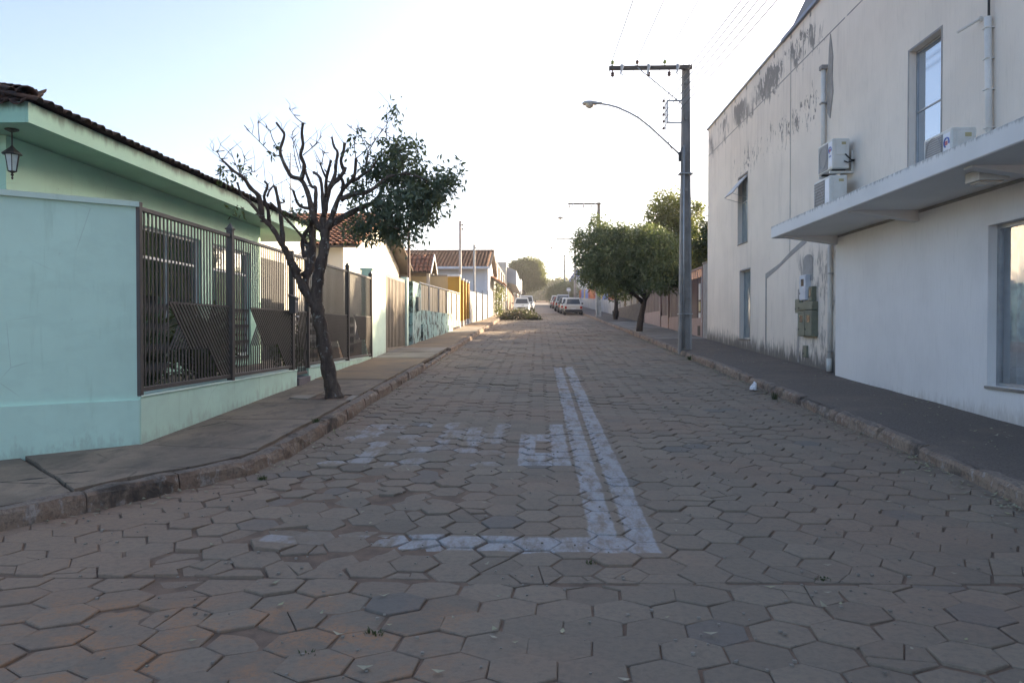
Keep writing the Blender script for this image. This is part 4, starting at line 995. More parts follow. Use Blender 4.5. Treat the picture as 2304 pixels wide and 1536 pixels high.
m = MB(); holed_wall(m, WX, -4, 15.31, .0, 3.28, [BW], .16); m.poly([(WX, 15.31, 0), (WX, 15.31, 3.28), (RX, 15.31, 3.28), (RX, 15.31, 0)][::-1]); m.poly([(RX, -4, 0), (RX, -4, 3.28), (WX, -4, 3.28), (WX, -4, 0)][::-1])
add('shop_wall', m, 'white_wall', cb)
# grooves in the render
part('groove', cb, 'cement', (RX - .004, RX - .001, 15.4, 27.5, 7.47, 7.50)); part('groove', cb, 'cement', (RX - .004, RX - .001, -3, 15.3, 7.47, 7.50)); part('groove', cb, 'cement', (RX - .005, RX - .0015, 18.62, 18.66, 3.3, 8.2))
# parapet flashing
part('flashing', cb, 'metal', (RX - .05, RX + .18, 19.2, 27.66, 8.40, 8.45)); part('gutter', cb, surf('blue_grey_gutter', (.20, .23, .30), None, 3, .5, 40, 0, .1), (RX - .07, RX + .2, -4, 19.2, 8.38, 8.46))
for k in range(9): part('flashing_bracket', cb, 'cement', (RX - .012, RX - .001, 16 + k * 1.3, 16.06 + k * 1.3, 8.27, 8.38))
# vaulted roof
m = MB(); N = 20; cy_, hw, cz_, rise = 8.3, 11.7, 8.62, 1.9
arc = [(cy_ + hw * (1 - 2 * k / N), cz_ + rise * (1 - (1 - 2 * k / N) ** 2)) for k in range(N + 1)]
m.prism([(6.15, y, z) for y, z in arc] + [(6.15, arc[-1][0], 8.25), (6.15, arc[0][0], 8.25)], (11, 0, 0)); add('vault_roof', m, 'roof_metal', cb)
# windows
def window(W, mat, mid=None, x=RX, dep=.13, fr=.035, name='window'):
    a, b, c, d = W; X_ = x + dep
    f = part(name, cb, 'metal', (X_ - .02, X_ + .02, a, b, d - fr, d), (X_ - .02, X_ + .02, a, b, c, c + fr), (X_ - .02, X_ + .02, a, a + fr, c + fr, d - fr), (X_ - .02, X_ + .02, b - fr, b, c + fr, d - fr))
    zs = [c + fr] + ([mid] if mid else []) + [d - fr]
    for z0, z1 in zip(zs, zs[1:]): part('pane', f, mat, (X_ - .004, X_ + .004, a + fr, b - fr, z0 + (.012 if z0 == mid else 0), z1 - (.012 if z1 == mid else 0)))
    if mid: part('bar', f, 'metal', (X_ - .018, X_ + .012, a + fr, b - fr, mid - .011, mid + .011))
    return f
window(W1, 'mirror_glass', 4.93); window(W2, 'dim_glass', 5.2); window(W3, 'dim_glass', None)
for W in (W1, W2, W3):          # rough cement reveal round each opening, proud of the wall
    a, b, c, d = W; e = .035; q = MB()
    for (y0, y1, z0, z1) in ((a - e, a, c, d), (b, b + e, c, d), (a - e, b + e, d, d + e)):
        q.box(RX - .005, RX - .001, y0, y1, z0, z1)
    add('reveal_patch', q, 'cement', cb)
part('sill', cb, 'pale_slab', (RX - .04, RX + .1, W3[0] - .05, W3[1] + .05, W3[2] - .04, W3[2] - .002), b=.004)
part('sill', cb, 'pale_slab', (RX - .025, RX + .1, W2[0] - .03, W2[1] + .03, W2[2] - .03, W2[2] - .002), b=.004)
sa = MB(); sa.prism([(RX + .06, 22.44, 5.89), (RX + .06, 23.39, 5.89), (RX - .40, 23.39, 5.34), (RX - .40, 22.44, 5.34)], (-.022, 0, .018)); so = add('open_sash', sa, 'metal', cb)
for yq in (22.46, 23.37): add('stay', MB().tube([(RX - .39, yq, 5.33), (RX + .06, yq, 5.2)], .007, 5), 'metal', so)
# big shop window, with the room behind it
a, b, c, d = BW; X_ = WX + .13
f = part('shop_window', cb, 'metal', (X_ - .03, X_ + .03, a, b, d - .05, d), (X_ - .03, X_ + .03, a, b, c, c + .04), (X_ - .03, X_ + .03, b - .05, b, c + .04, d - .05), (X_ - .03, X_ + .03, a, a + .05, c + .04, d - .05), (X_ - .025, X_ + .025, 8.86, 8.90, c + .04, d - .05))
for (p_, q_) in ((8.90, b - .05), (a + .05, 8.86)):
    g_ = MB(); g_.poly([(X_, q_, c + .04), (X_, p_, c + .04), (X_, p_, d - .05), (X_, q_, d - .05)]); add('pane', g_, 'shop_glass', f)
part('sill', f, 'pale_slab', (WX - .03, WX + .1, a - .04, b + .04, c - .035, c - .002), b=.004)
part('trim', f, 'white_wall', (WX - .012, WX - .001, b + .002, b + .09, c - .03, d + .09), (WX - .012, WX - .001, a - .05, b + .002, d + .002, d + .09))
cu = MB(); n = 90
for k in range(n + 1):
    y = 8.3 + k * (10.8 - 8.3) / n; x = X_ + .13 + .045 * math.sin(k * .62) + .02 * math.sin(k * 1.7 + 1); cu.v += [(x, y, .80), (x, y, 2.78)]
for k in range(n): cu.f.append((2 * k, 2 * k + 2, 2 * k + 3, 2 * k + 1))
add('curtain', cu, 'curtain', cb, smooth=True)
rm = MB(); rm.poly([(8.6, 7, .6), (8.6, 11, .6), (8.6, 11, 3.2), (8.6, 7, 3.2)]); rm.poly([(WX + .17, 7, .6), (8.6, 7, .6), (8.6, 7, 3.2), (WX + .17, 7, 3.2)]); rm.poly([(WX + .17, 11, .6), (8.6, 11, .6), (8.6, 11, 3.2), (WX + .17, 11, 3.2)]); rm.poly([(WX + .17, 7, .6), (8.6, 7, .6), (8.6, 11, .6), (WX + .17, 11, .6)]); rm.poly([(WX + .17, 7, 3.2), (8.6, 7, 3.2), (8.6, 11, 3.2), (WX + .17, 11, 3.2)])
add('room', rm, 'dark_room', cb)
# canopy
can = part('canopy', cb, 'canopy', (4.60, RX - .002, -4, 15.72, 3.285, 3.52), b=.012)
for yq in (15.40, 12.17, 8.9, 5.6):
    mm = MB().prism([(4.72, yq, 3.284), (WX - .001, yq, 3.284), (WX - .001, yq, 3.12), (4.72, yq, 3.262)], (0, -.16, 0)); add('bracket', mm, 'canopy', can)
part('soffit_line', can, 'cement', (WX - .012, WX - .002, 2, 15.2, 3.24, 3.282))
lb = thing('ceiling_light', (5.1, 9.2, 3.15), 'boxy white light fitting fixed under the canopy', 'lamp')
part('housing', lb, 'ac_white', (4.93, 5.27, 8.98, 9.27, 3.17, 3.283), b=.006); part('diffuser', lb, 'lamp_lens', (4.97, 5.23, 9.02, 9.23, 3.155, 3.17))
# pipes
dp = thing('downpipe', (5.83, 16.1, gz(16)), 'grey white drain pipe running down where the cream and white walls meet', 'pipe')
add('pipe', MB().tube([(5.845, 15.95, gz(16) + .2), (5.845, 15.95, 3.3)], .045, 10), 'pvc', dp, True); add('pipe', MB().tube([(5.845, 15.55, gz(16) + .2), (5.845, 15.55, 3.3)], .022, 8), 'timber', dp, True)
part('clip', dp, 'metal', (5.79, 5.9, 15.89, 16.01, gz(16) + .55, gz(16) + .57), (5.79, 5.9, 15.89, 16.01, 2.6, 2.62))
add('outlet', MB().tube([(5.845, 15.95, gz(16) + .16), (5.845, 15.95, gz(16) + .42)], .055, 10), 'ac_white', dp, True)
up = thing('downpipe', (5.83, 16.35, 5.0), 'short cream drain pipe high on the wall above the stacked cooling units', 'pipe')
add('pipe', MB().tube([(5.835, 16.35, 4.6), (5.835, 16.35, 6.85)], .05, 10), 'pvc', up, True); part('collar', up, 'cement', (5.77, 5.899, 16.27, 16.43, 6.80, 6.88), (5.775, 5.899, 16.28, 16.42, 6.1, 6.13))
mm = MB().prism([(RX - .001, y, z) for y, z in ((16.26, 5.9), (16.12, 5.75), (16.05, 6.0), (15.97, 6.25), (16.02, 6.6), (15.99, 6.95), (16.07, 7.25), (16.13, 7.45), (16.19, 7.2), (16.22, 6.9), (16.30, 6.5))], (-.016, 0, 0)); add('mortar_patch', mm, 'cement', up)
u2 = thing('downpipe', (5.83, 10.4, 4.0), 'white pipe with a black cable dropping to the canopy beside the upper window', 'pipe')
add('pipe', MB().tube([(5.84, 10.40, 3.52), (5.84, 10.46, 5.55)], .045, 10), 'pvc', u2, True); add('cable', MB().tube([(5.85, 10.46, 5.5), (5.85, 10.49, 8.3)], .016, 6), 'rubber', u2)
for zq in (4.1, 4.6, 5.0, 5.4): part('clip', u2, 'pvc', (5.79, 5.9, 10.355 + (zq - 3.5) * .03, 10.455 + (zq - 3.5) * .03, zq, zq + .012))
bk = thing('bracket_rod', (5.8, 11.0, 5.3), 'short white rod slanting out of the upper wall beside the pipe', 'rod'); add('rod', MB().tube([(5.87, 10.72, 5.62), (5.6, 10.75, 5.46), ], .018, 6), 'pvc', bk); add('mount', MB().tube([(5.899, 10.72, 5.63), (5.87, 10.72, 5.62)], .04, 8), 'pvc', bk)
# cement scars of a buried conduit
m = MB(); pts = [(20.62, 1.0), (20.50, 1.0), (20.48, 2.9), (17.45, 3.47), (17.40, 3.36), (20.62, 2.75)]
pts = [(20.60, .98), (20.50, .98), (20.49, 2.90), (19.4, 3.12), (17.45, 3.49), (17.40, 3.28), (19.3, 2.96), (20.62, 2.72)]
pts = pts[:2] + [(20.48, 2.80), (19.5, 2.99), (18.6, 3.19), (17.48, 3.40), (17.55, 3.52), (18.5, 3.33), (19.4, 3.10), (20.60, 2.93)]
m.prism([(RX - .001, y, z) for y, z in pts], (-.006, 0, 0)); add('cement_scar', m, 'cement', cb)
m = MB().prism([(RX - .001, 17.95, .75), (RX - .001, 18.05, .75), (RX - .001, 18.03, 2.4), (RX - .001, 17.97, 2.4)], (-.008, 0, 0)); add('cement_scar', m, 'cement', cb)
m = MB(); q = [(17.08, 2.6), (17.08, 3.0)] + [(17.385 + .305 * math.cos(a), 3.0 + .14 * math.sin(a)) for a in np.linspace(0, math.pi, 9)[::-1][::-1]]
q = [(17.70, 2.55), (17.08, 2.55)] + [(17.39 - .31 * math.cos(a), 2.98 + .15 * math.sin(a)) for a in np.linspace(0, math.pi, 9)]
m.prism([(RX - .001, y, z) for y, z in q], (-.01, 0, 0)); add('cement_patch', m, 'cement', cb)
# meter cabinets
def cabinet(y0, y1, z0, z1, mat, glassr, label, dep=.10, doors=1):
    t = thing('meter_cabinet', (RX - .05, (y0 + y1) / 2, z0), label, 'meter box', 'meter boxes on the cream wall')
    part('case', t, mat, (RX - dep, RX - .001, y0, y1, z0, z1), b=.006)
    for k in range(doors):
        a_, b_ = y0 + .015 + k * (y1 - y0) / doors, y0 + (k + 1) * (y1 - y0) / doors - .015
        dd = part('door', t, mat, (RX - dep - .012, RX - dep - .001, a_, b_, z0 + .015, z1 - .015), b=.003)
        if glassr:
            g0, g1 = glassr; ym = (a_ + b_) / 2; hw_ = (b_ - a_) * .22
            part('window', dd, 'meter_glass', (RX - dep - .016, RX - dep - .0125, ym - hw_, ym + hw_, z0 + (z1 - z0) * g0, z0 + (z1 - z0) * g1))
        part('latch', dd, 'rubber', (RX - dep - .022, RX - dep - .0125, b_ - .05, b_ - .03, z0 + (z1 - z0) * .25, z0 + (z1 - z0) * .25 + .03))
    return t
cabinet(17.22, 17.63, 2.13, 2.68, 'meter_white', (.56, .84), 'white meter box with a dark slot, topmost on the cream wall')
cabinet(16.86, 17.08, 2.09, 2.41, 'meter_green', (.3, .85), 'little green meter box to the right below the white one', .09)
cabinet(17.68, 17.96, 1.86, 2.17, 'meter_green', None, 'little green box at the left of the wide green one', .09)
cabinet(16.76, 17.66, 1.905, 2.085, 'meter_green', None, 'wide flat green box between the white box and the double door one', .11)
cabinet(16.76, 17.66, 1.34, 1.895, 'meter_green', (.55, .82), 'large green meter box with two doors', .12, 2)
cabinet(17.34, 17.60, .88, 1.14, 'meter_green', None, 'small green cover low on the cream wall near the pavement', .03)
# cooling units
def ac_unit(x0, x1, y0, y1, z0, z1, label, brand, dark):
    t = thing('air_conditioner', ((x0 + x1) / 2, (y0 + y1) / 2, z0), label, 'air conditioner', 'outdoor cooling units')
    part('case', t, 'ac_white', (x0, x1, y0, y1, z0 + .03, z1), b=.015); part('foot', t, 'rubber', (x0 + .03, x1 - .03, y0 + .1, y0 + .16, z0, z0 + .03)); part('foot', t, 'rubber', (x0 + .03, x1 - .03, y1 - .16, y1 - .1, z0, z0 + .03))
    h = z1 - z0; gy0, gy1 = y0 + (y1 - y0) * .30, y1 - .05
    gr = part('grille', t, 'ac_grille', (x0 - .008, x0 - .001, gy0, gy1, z0 + .06, z1 - .04), b=.003)
    mm = MB()
    for k in range(13):
        zq = z0 + .08 + k * (h - .14) / 12; mm.box(x0 - .014, x0 - .009, gy0 + .01, gy1 - .01, zq - .004, zq + .004)
    add('grille_wire', mm, 'iron' if dark else 'metal', gr)
    ym, zm_ = (gy0 + gy1) / 2, (z0 + z1) / 2 + .01
    rg = MB(); N_ = 20
    rg.tube([(x0 - .017, ym + .2 * math.cos(2 * math.pi * k / N_), zm_ + .2 * math.sin(2 * math.pi * k / N_)) for k in range(N_ + 1)], .004, 5); add('fan_ring', rg, 'metal', gr)
    part('front_label', t, 'sticker', (x0 - .004, x0 - .001, y0 + .03, gy0 - .02, z0 + .08, z1 - .05))
    pn = part('side_panel', t, 'ac_white', (x0 + .06, x1 - .06, y0 - .012, y0 - .001, z0 + h * .48, z1 - .05), b=.004); part('side_label', pn, 'sticker_tan', (x0 + .16, x1 - .07, y0 - .015, y0 - .0125, z1 - .12, z1 - .07))
    if brand:
        cyl = MB(); yc, zc = y0 + (gy0 - y0) * .5 + .0, z0 + h * .66
        a1 = [(x0 - .007, yc + .06 * math.cos(a), zc + .06 * math.sin(a)) for a in np.linspace(R(-60), R(200), 14)]
        cyl.tube(a1, .010, 5); add('logo_arc', cyl, 'sticker_blue', t)
        part('logo_bar', t, 'sticker_red', (x0 - .008, x0 - .004, yc - .02, yc + .04, zc - .03, zc + .02))
        for k in range(4): part('logo_letter', t, 'sticker_blue', (x0 - .006, x0 - .004, yc - .05 + k * .028, yc - .034 + k * .028, zc - .13, zc - .10))
    add('pipe', MB().tube([(x1 - .08, y0 - .01, z0 + h * .5), (x1 - .04, y0 - .07, z0 + h * .36), (x1 + .02, y0 - .05, z0 + h * .3), (RX - .01, y0 + .03, z0 + h * .33)], .013, 6), 'rubber', t)
    add('pipe', MB().tube([(x1 - .10, y0 - .01, z0 + h * .28), (x1 - .05, y0 - .05, z0 + h * .22), (x1 + .02, y0 - .03, z0 + h * .26), (RX - .01, y0 + .05, z0 + h * .30)], .013, 6), 'rubber', t)
    return t
ac_unit(5.38, 5.70, 14.72, 15.56, 3.525, 4.34, 'lower of two stacked cooling units at the far end of the canopy', False, True)
u = ac_unit(5.48, 5.79, 14.86, 15.62, 4.46, 5.05, 'upper of two stacked cooling units, held on a wall bracket', True, False)
for yq in (14.95, 15.5): part('bracket', u, 'ac_white', (5.46, RX - .001, yq, yq + .035, 4.42, 4.458), (RX - .04, RX - .002, yq, yq + .035, 4.46, 4.85))
ac_unit(5.16, 5.47, 10.02, 10.72, 3.525, 4.02, 'single cooling unit on the canopy below the tall upper window', True, False)

# ---- utility poles
def pole(x, y, z0, ztop, label, full=True, foot_white=False):
    t = thing('utility_pole', (x, y, z0), label, 'utility pole', 'utility poles along the right kerb')
    wb, wt, db, dt_ = .185, .10, .12, .085
    m = MB(); NS = 10
    def sect(k):        # double T section: two flanges joined by a web
        f = k / NS; w_, d_ = wb + (wt - wb) * f, db + (dt_ - db) * f; z = z0 - .3 + (ztop - z0 + .3) * f; fl = w_ * .36; rc = d_ * .62
        return [(-w_, -d_), (-w_ + fl, -d_), (-w_ + fl, -d_ + rc * .9), (w_ - fl, -d_ + rc * .9), (w_ - fl, -d_), (w_, -d_), (w_, d_), (w_ - fl, d_), (w_ - fl, d_ - rc * .9), (-w_ + fl, d_ - rc * .9), (-w_ + fl, d_), (-w_, d_)], z
    for k in range(NS + 1):
        s_, z = sect(k); m.v += [(x + a, y + b, z) for a, b in s_]
    for k in range(NS):
        for j in range(12): a = k * 12 + j; b = k * 12 + (j + 1) % 12; m.f.append((a, b, b + 12, a + 12))
    m.f.append(tuple(NS * 12 + j for j in range(12)))
    add('shaft', m, 'concrete_pole', t)
    m = MB(); nb_ = 8
    for k in range(nb_):        # webs closing the channel at intervals
        f = (k + .5) / nb_; z = z0 + (ztop - z0) * f; w_ = wb + (wt - wb) * f; d_ = db + (dt_ - db) * f; m.box(x - w_ * .35, x + w_ * .35, y - d_ + .012, y - d_ + .06, z - .05, z + .05)
    add('rung', m, 'concrete_pole', t)
    if foot_white: part('painted_foot', t, 'pole_white', (x - wb - .006, x + wb + .006, y - db - .006, y + db + .006, z0 - .1, z0 + 2.3))
    ya = y - dt_ - .06
    ca = part('crossarm', t, 'timber', (x - 2.2, x + .15, ya - .05, ya + .05, ztop - .17, ztop - .06), b=.006)
    add('brace', MB().tube([(x - 1.4, ya - .055, ztop - .12), (x - .1, y - dt_ - .01, ztop - 1.15)], .016, 6), 'metal', t)
    pin = [(.03, 0), (.03, .02), (.012, .025), (.012, .06), (.045, .065), (.05, .09), (.035, .10), (.05, .115), (.045, .14), (.02, .165)]
    for k, (dx, mt) in enumerate(((-2.1, 'insulator_g'), (-1.4, 'insulator'), (-.62, 'insulator_g'))): add('insulator', MB().lathe((x + dx, ya, ztop - .06), pin, 10), mt, ca)
    if full:
        for k, dx in enumerate((-2.1, -1.08, -.5)):
            add('insulator', MB().lathe((x + dx, ya - .02, ztop - .37), [(.02, 0), (.055, .03), (.055, .06), (.03, .075), (.055, .09), (.05, .12), (.02, .14), (.012, .2)], 10), 'insulator', ca)
        for k, dx in enumerate((-1.85, -1.1, -.28)):       # fuse cut-outs
            q = MB(); q.box(x + dx - .03, x + dx + .03, ya - .09, ya - .05, ztop - .2, ztop - .03); q.tube([(x + dx + .06, ya - .1, ztop - .06), (x + dx + .0, ya - .16, ztop - .20), (x + dx - .04, ya - .19, ztop - .34)], [.022, .035, .022], 7); q.tube([(x + dx - .04, ya - .19, ztop - .34), (x + dx + .03, ya - .19, ztop - .37)], .015, 5); add('fuse_cutout', q, 'lamp_head', ca)
    # secondary rack
    xr = x - .53; zA, zB = ztop - 1.0, ztop - 1.66
    rk = part('rack', t, 'metal', (xr - .025, xr + .02, y - .05, y - .02, zB, zA)); part('rack_arm', rk, 'metal', (xr + .02, x - .1, y - .05, y - .02, zA - .04, zA)); part('rack_arm', rk, 'metal', (xr + .02, x - .1, y - .05, y - .02, zB, zB + .04))
    for k in range(5): add('spool', MB().lathe((xr - .10, y - .035, zA - .06 - k * .195), [(.03, 0), (.045, .015), (.03, .035), (.045, .055), (.03, .07)], 8), 'insulator', rk)
    add('lead', MB().tube([(xr - .05, y - .05, zA - .05), (xr - .05, y - .05, zB - .15), (xr + .05, y - .06, zB - .6), (xr + .22, y - .07, zB - .95), (x - .2, y - .07, zB - .86), (x - .1, y - .1, zB - .7)], .012, 5), 'wire', rk)
    # street lamp
    zl = ztop - 2.6
    arm = [(x - .1, y, zl), (x - .55, y, zl + .42), (x - 1.0, y, zl + .84), (x - 1.35, y, zl + 1.12), (x - 1.62, y, zl + 1.27), (x - 1.95, y, zl + 1.42), (x - 2.2, y, zl + 1.49), (x - 2.4, y, zl + 1.52)]
    la = add('lamp_arm', MB().tube(arm, .028, 8), 'lamp_head', t, True); part('clamp', la, 'iron', (x - .2, x - .07, y - .07, y + .07, zl - .13, zl + .12), b=.01)
    hd = MB(); N_ = 12
    prof = [(-2.36, .03, .03), (-2.42, .055, .05), (-2.52, .06, .055), (-2.60, .12, .075), (-2.75, .15, .085), (-2.88, .13, .075), (-2.95, .06, .04)]
    for dx, ww, hh in prof:
        for j in range(N_):
            a = 2 * math.pi * j / N_; hd.v.append((x + dx, y + ww * math.cos(a), zl + 1.53 + hh * max(-.35, math.sin(a))))
    for k in range(len(prof) - 1):
        for j in range(N_): a = k * N_ + j; b = k * N_ + (j + 1) % N_; hd.f.append((a, b, b + N_, a + N_))
    hd.f.append(tuple(reversed(range(N_)))); hd.f.append(tuple((len(prof) - 1) * N_ + j for j in range(N_)))
    ho = add('lamp_head', hd, 'lamp_head', t, True)
    add('lamp_lens', MB().lathe((x - 2.74, y, zl + 1.40), [(.04, 0), (.10, .03), (.128, .075), (.13, .10)], 14), 'lamp_lens', ho, True)
    add('conduit', MB().tube([(x - .06, y - .13, z0 + .05), (x - .06, y - .105, zl + .3)], .03, 8), 'metal', t, True)
    for zq in (z0 + 1.0, z0 + 5.0): part('band', t, 'metal', (x - .20, x + .20, y - .15, y + .13, zq, zq + .03)) if full else None
    return t
pole(4.21, 22.68, gz(22.68) + .14, 9.03, 'near concrete utility pole with crossarm and curved street lamp beside the cream building')
pole(4.32, 56.5, gz(56.5) + .14, 10.55, 'second concrete utility pole with whitewashed foot behind the round street tree', True, True)
pole(4.30, 92, gz(92) + .14, 12.1, 'third utility pole up the street, mostly behind the street trees', False)
pole(4.30, 128, gz(128) + .14, 13.5, 'fourth utility pole, a thin line above the far trees', False)
# ---- wires
def sagwire(name, p, q, sag, r=.007, label=None):
    P, Q = Vector(p), Vector(q); pts = [P.lerp(Q, t) - Vector((0, 0, sag * 4 * t * (1 - t))) for t in np.linspace(0, 1, 16)]
    o = add(name, MB().tube(pts, r, 4, cap=False), 'wire'); tag(o, label, 'cable', 'overhead wires'); return o
for k, dx in enumerate((-2.1, -1.4, -.62)):
    sagwire('overhead_wire', (4.21 + dx, 22.5, 9.16), (4.5 + dx, -16, 8.5), .35, .013, ('leftmost overhead wire running from the near crossarm towards the viewer', 'middle overhead wire running from the near crossarm towards the viewer', 'right overhead wire running from the near crossarm towards the viewer')[k])
    sagwire('overhead_wire', (4.21 + dx, 22.5, 9.16), (4.32 + dx, 56.3, 10.6), .5, .010, ('left wire between the near and second pole crossarms', 'middle wire between the near and second pole crossarms', 'right wire between the near and second pole crossarms')[k])
for k in range(5):
    z_ = 9.03 - 1.06 - k * .195 + .035
    sagwire('overhead_wire', (3.55, 22.62, z_), (5.2, -16, z_ + .1), .42, .014, f'{("topmost", "second", "third", "fourth", "lowest")[k]} of the five stacked wires leaving the near pole rack towards the viewer')
    if k in (0, 2, 4): sagwire('overhead_wire', (3.55, 22.62, z_), (3.68, 56.4, z_ + 1.52), .5, .008, f'{("upper", "", "middle", "", "lower")[k]} rack wire going on from the near pole to the second pole')

# ---- brown purple property
PK = surf('pink_tile', (.36, .26, .235), (.31, .225, .20), 2, .6, 40, .05, .1); PU = surf('purple_brown_panel', (.125, .085, .078), (.105, .07, .065), 2, .6, 30, .05, .1, streak=.2)
gw = thing('boundary_wall', (6, 28.2, gz(28)), 'bare grey concrete wall between the cream building and the brown frontage', 'wall')
part('wall', gw, 'cement', (5.98, 6.25, 27.62, 28.75, .9, 3.84), b=.01); part('coping', gw, 'pale_slab', (5.95, 6.28, 27.62, 28.78, 3.84, 3.90))
pp = thing('brown_frontage', (6, 35, gz(33)), 'purple brown gated frontage with pink pilasters behind the street tree', 'wall')
for ya, yb in ((28.78, 33.4), (33.4, 36.3), (36.3, 38.6), (38.6, 44.5)):
    zb_ = gz(ya) + .1
    part('base', pp, PK, (6.0, 6.2, ya, yb - .002, zb_ - .4, gz(yb) + .68)); 
    n = max(2, int((yb - ya) / .55))
    for k in range(n):
        y0 = ya + .12 + k * (yb - ya - .14) / n; part('panel', pp, PU, (6.03 + (.01 if k % 2 else 0), 6.10, y0, y0 + (yb - ya - .14) / n - .012, gz(yb) + .68, 3.42 + (ya - 28.78) * .02))
    part('pilaster', pp, PK, (5.96, 6.2, ya, ya + .11, zb_, 3.75 + (ya - 28.78) * .02)); part('white_edge', pp, 'white_frame', (5.953, 5.959, ya + .085, ya + .10, zb_ + .6, 3.4))
    for k in range(int((yb - ya) / .42)): part('lattice_bar', pp, PK, (6.0, 6.08, ya + .15 + k * .42, ya + .30 + k * .42, 3.44 + (ya - 28.78) * .02, 3.72 + (ya - 28.78) * .02))
    part('top_rail', pp, PK, (5.98, 6.12, ya + .112, yb - .002, 3.72 + (ya - 28.78) * .02, 3.80 + (ya - 28.78) * .02))
for k in range(3): part('letter_slot', pp, 'sticker_tan' if k == 1 else 'ac_white', (6.01, 6.03, 29.35, 29.65, 1.75 + k * .42, 2.10 + k * .42 + (.25 if k == 2 else 0)))
part('vent', pp, 'timber', (5.99, 5.999, 29.3, 29.75, 1.25, 1.62))
# ---- beyond: stained wall, colour panel wall, far block
sw = thing('boundary_wall', (6, 53, gz(50)), 'stained off white wall with stone base past the brown frontage', 'wall')
part('wall', sw, surf('stained_white', (.46, .43, .38), (.34, .31, .27), 1, .9, 40, .1, .2, streak=.7), (6.0, 6.25, 44.6, 62, 1.6, 4.6)); part('stone_base', sw, surf('rubble_base', (.20, .17, .14), (.12, .10, .09), 5, .95, 20, .6, .5), (5.9, 5.999, 44.6, 62, 1.6, gz(53) + .95), b=.02)
for k, yq in enumerate((47, 50.5, 54, 57.5)): part('pilaster', sw, 'cement' if k % 2 else 'ochre_slab', (5.94, 5.999, yq, yq + .7, gz(53) + .96, 4.6))
bn = thing('waste_bin', (5.4, 55, gz(55) + .15), 'dark squat bin on the right pavement by the stained wall', 'bin')
add('body', MB().lathe((5.4, 55, gz(55) + .15), [(.19, 0), (.22, .2), (.23, .40)], 12), 'rubber', bn); add('rim', MB().lathe((5.4, 55, gz(55) + .55), [(.24, 0), (.25, .02), (.24, .05)], 12), 'timber', bn)
cwl = thing('colour_panel_wall', (6, 88, gz(75)), 'low whitewashed wall topped with orange, blue and red panels', 'wall')
cols = [(.55, .17, .04), (.42, .08, .04), (.10, .16, .42), (.50, .33, .05), (.12, .20, .50), (.42, .10, .05)]
for k in range(6): MT[f'cp{k}'] = surf(f'panel_paint_{k}', cols[k], None, 2, .7, 30, 0, .1)
WB = surf('worn_whitewash', (.50, .50, .50), (.36, .36, .36), 1, .9, 30, .1, .2, streak=.5)
for k in range(18):
    y0 = 62.1 + k * 3.0
    part('wall', cwl, WB, (6.0, 6.2, y0, y0 + 2.99, gz(y0) - .3, gz(y0) + 1.35)); part('panel', cwl, f'cp{(k * 5 + k // 3) % 6}', (6.03, 6.12, y0 + .06, y0 + 2.9, gz(y0) + 1.36, gz(y0) + 2.45))
fb = thing('far_building', (9, 128, gz(120)), 'white and blue building at the far right end of the street', 'building')
part('wall', fb, 'white_frame', (5.6, 14, 117, 140, 4, 9.3)); part('blue_band', fb, 'cp4', (5.5, 14, 116.9, 140, 9.3, 10.3)); part('door', fb, 'cp2', (5.55, 5.6, 122, 125, 5, 7.6))

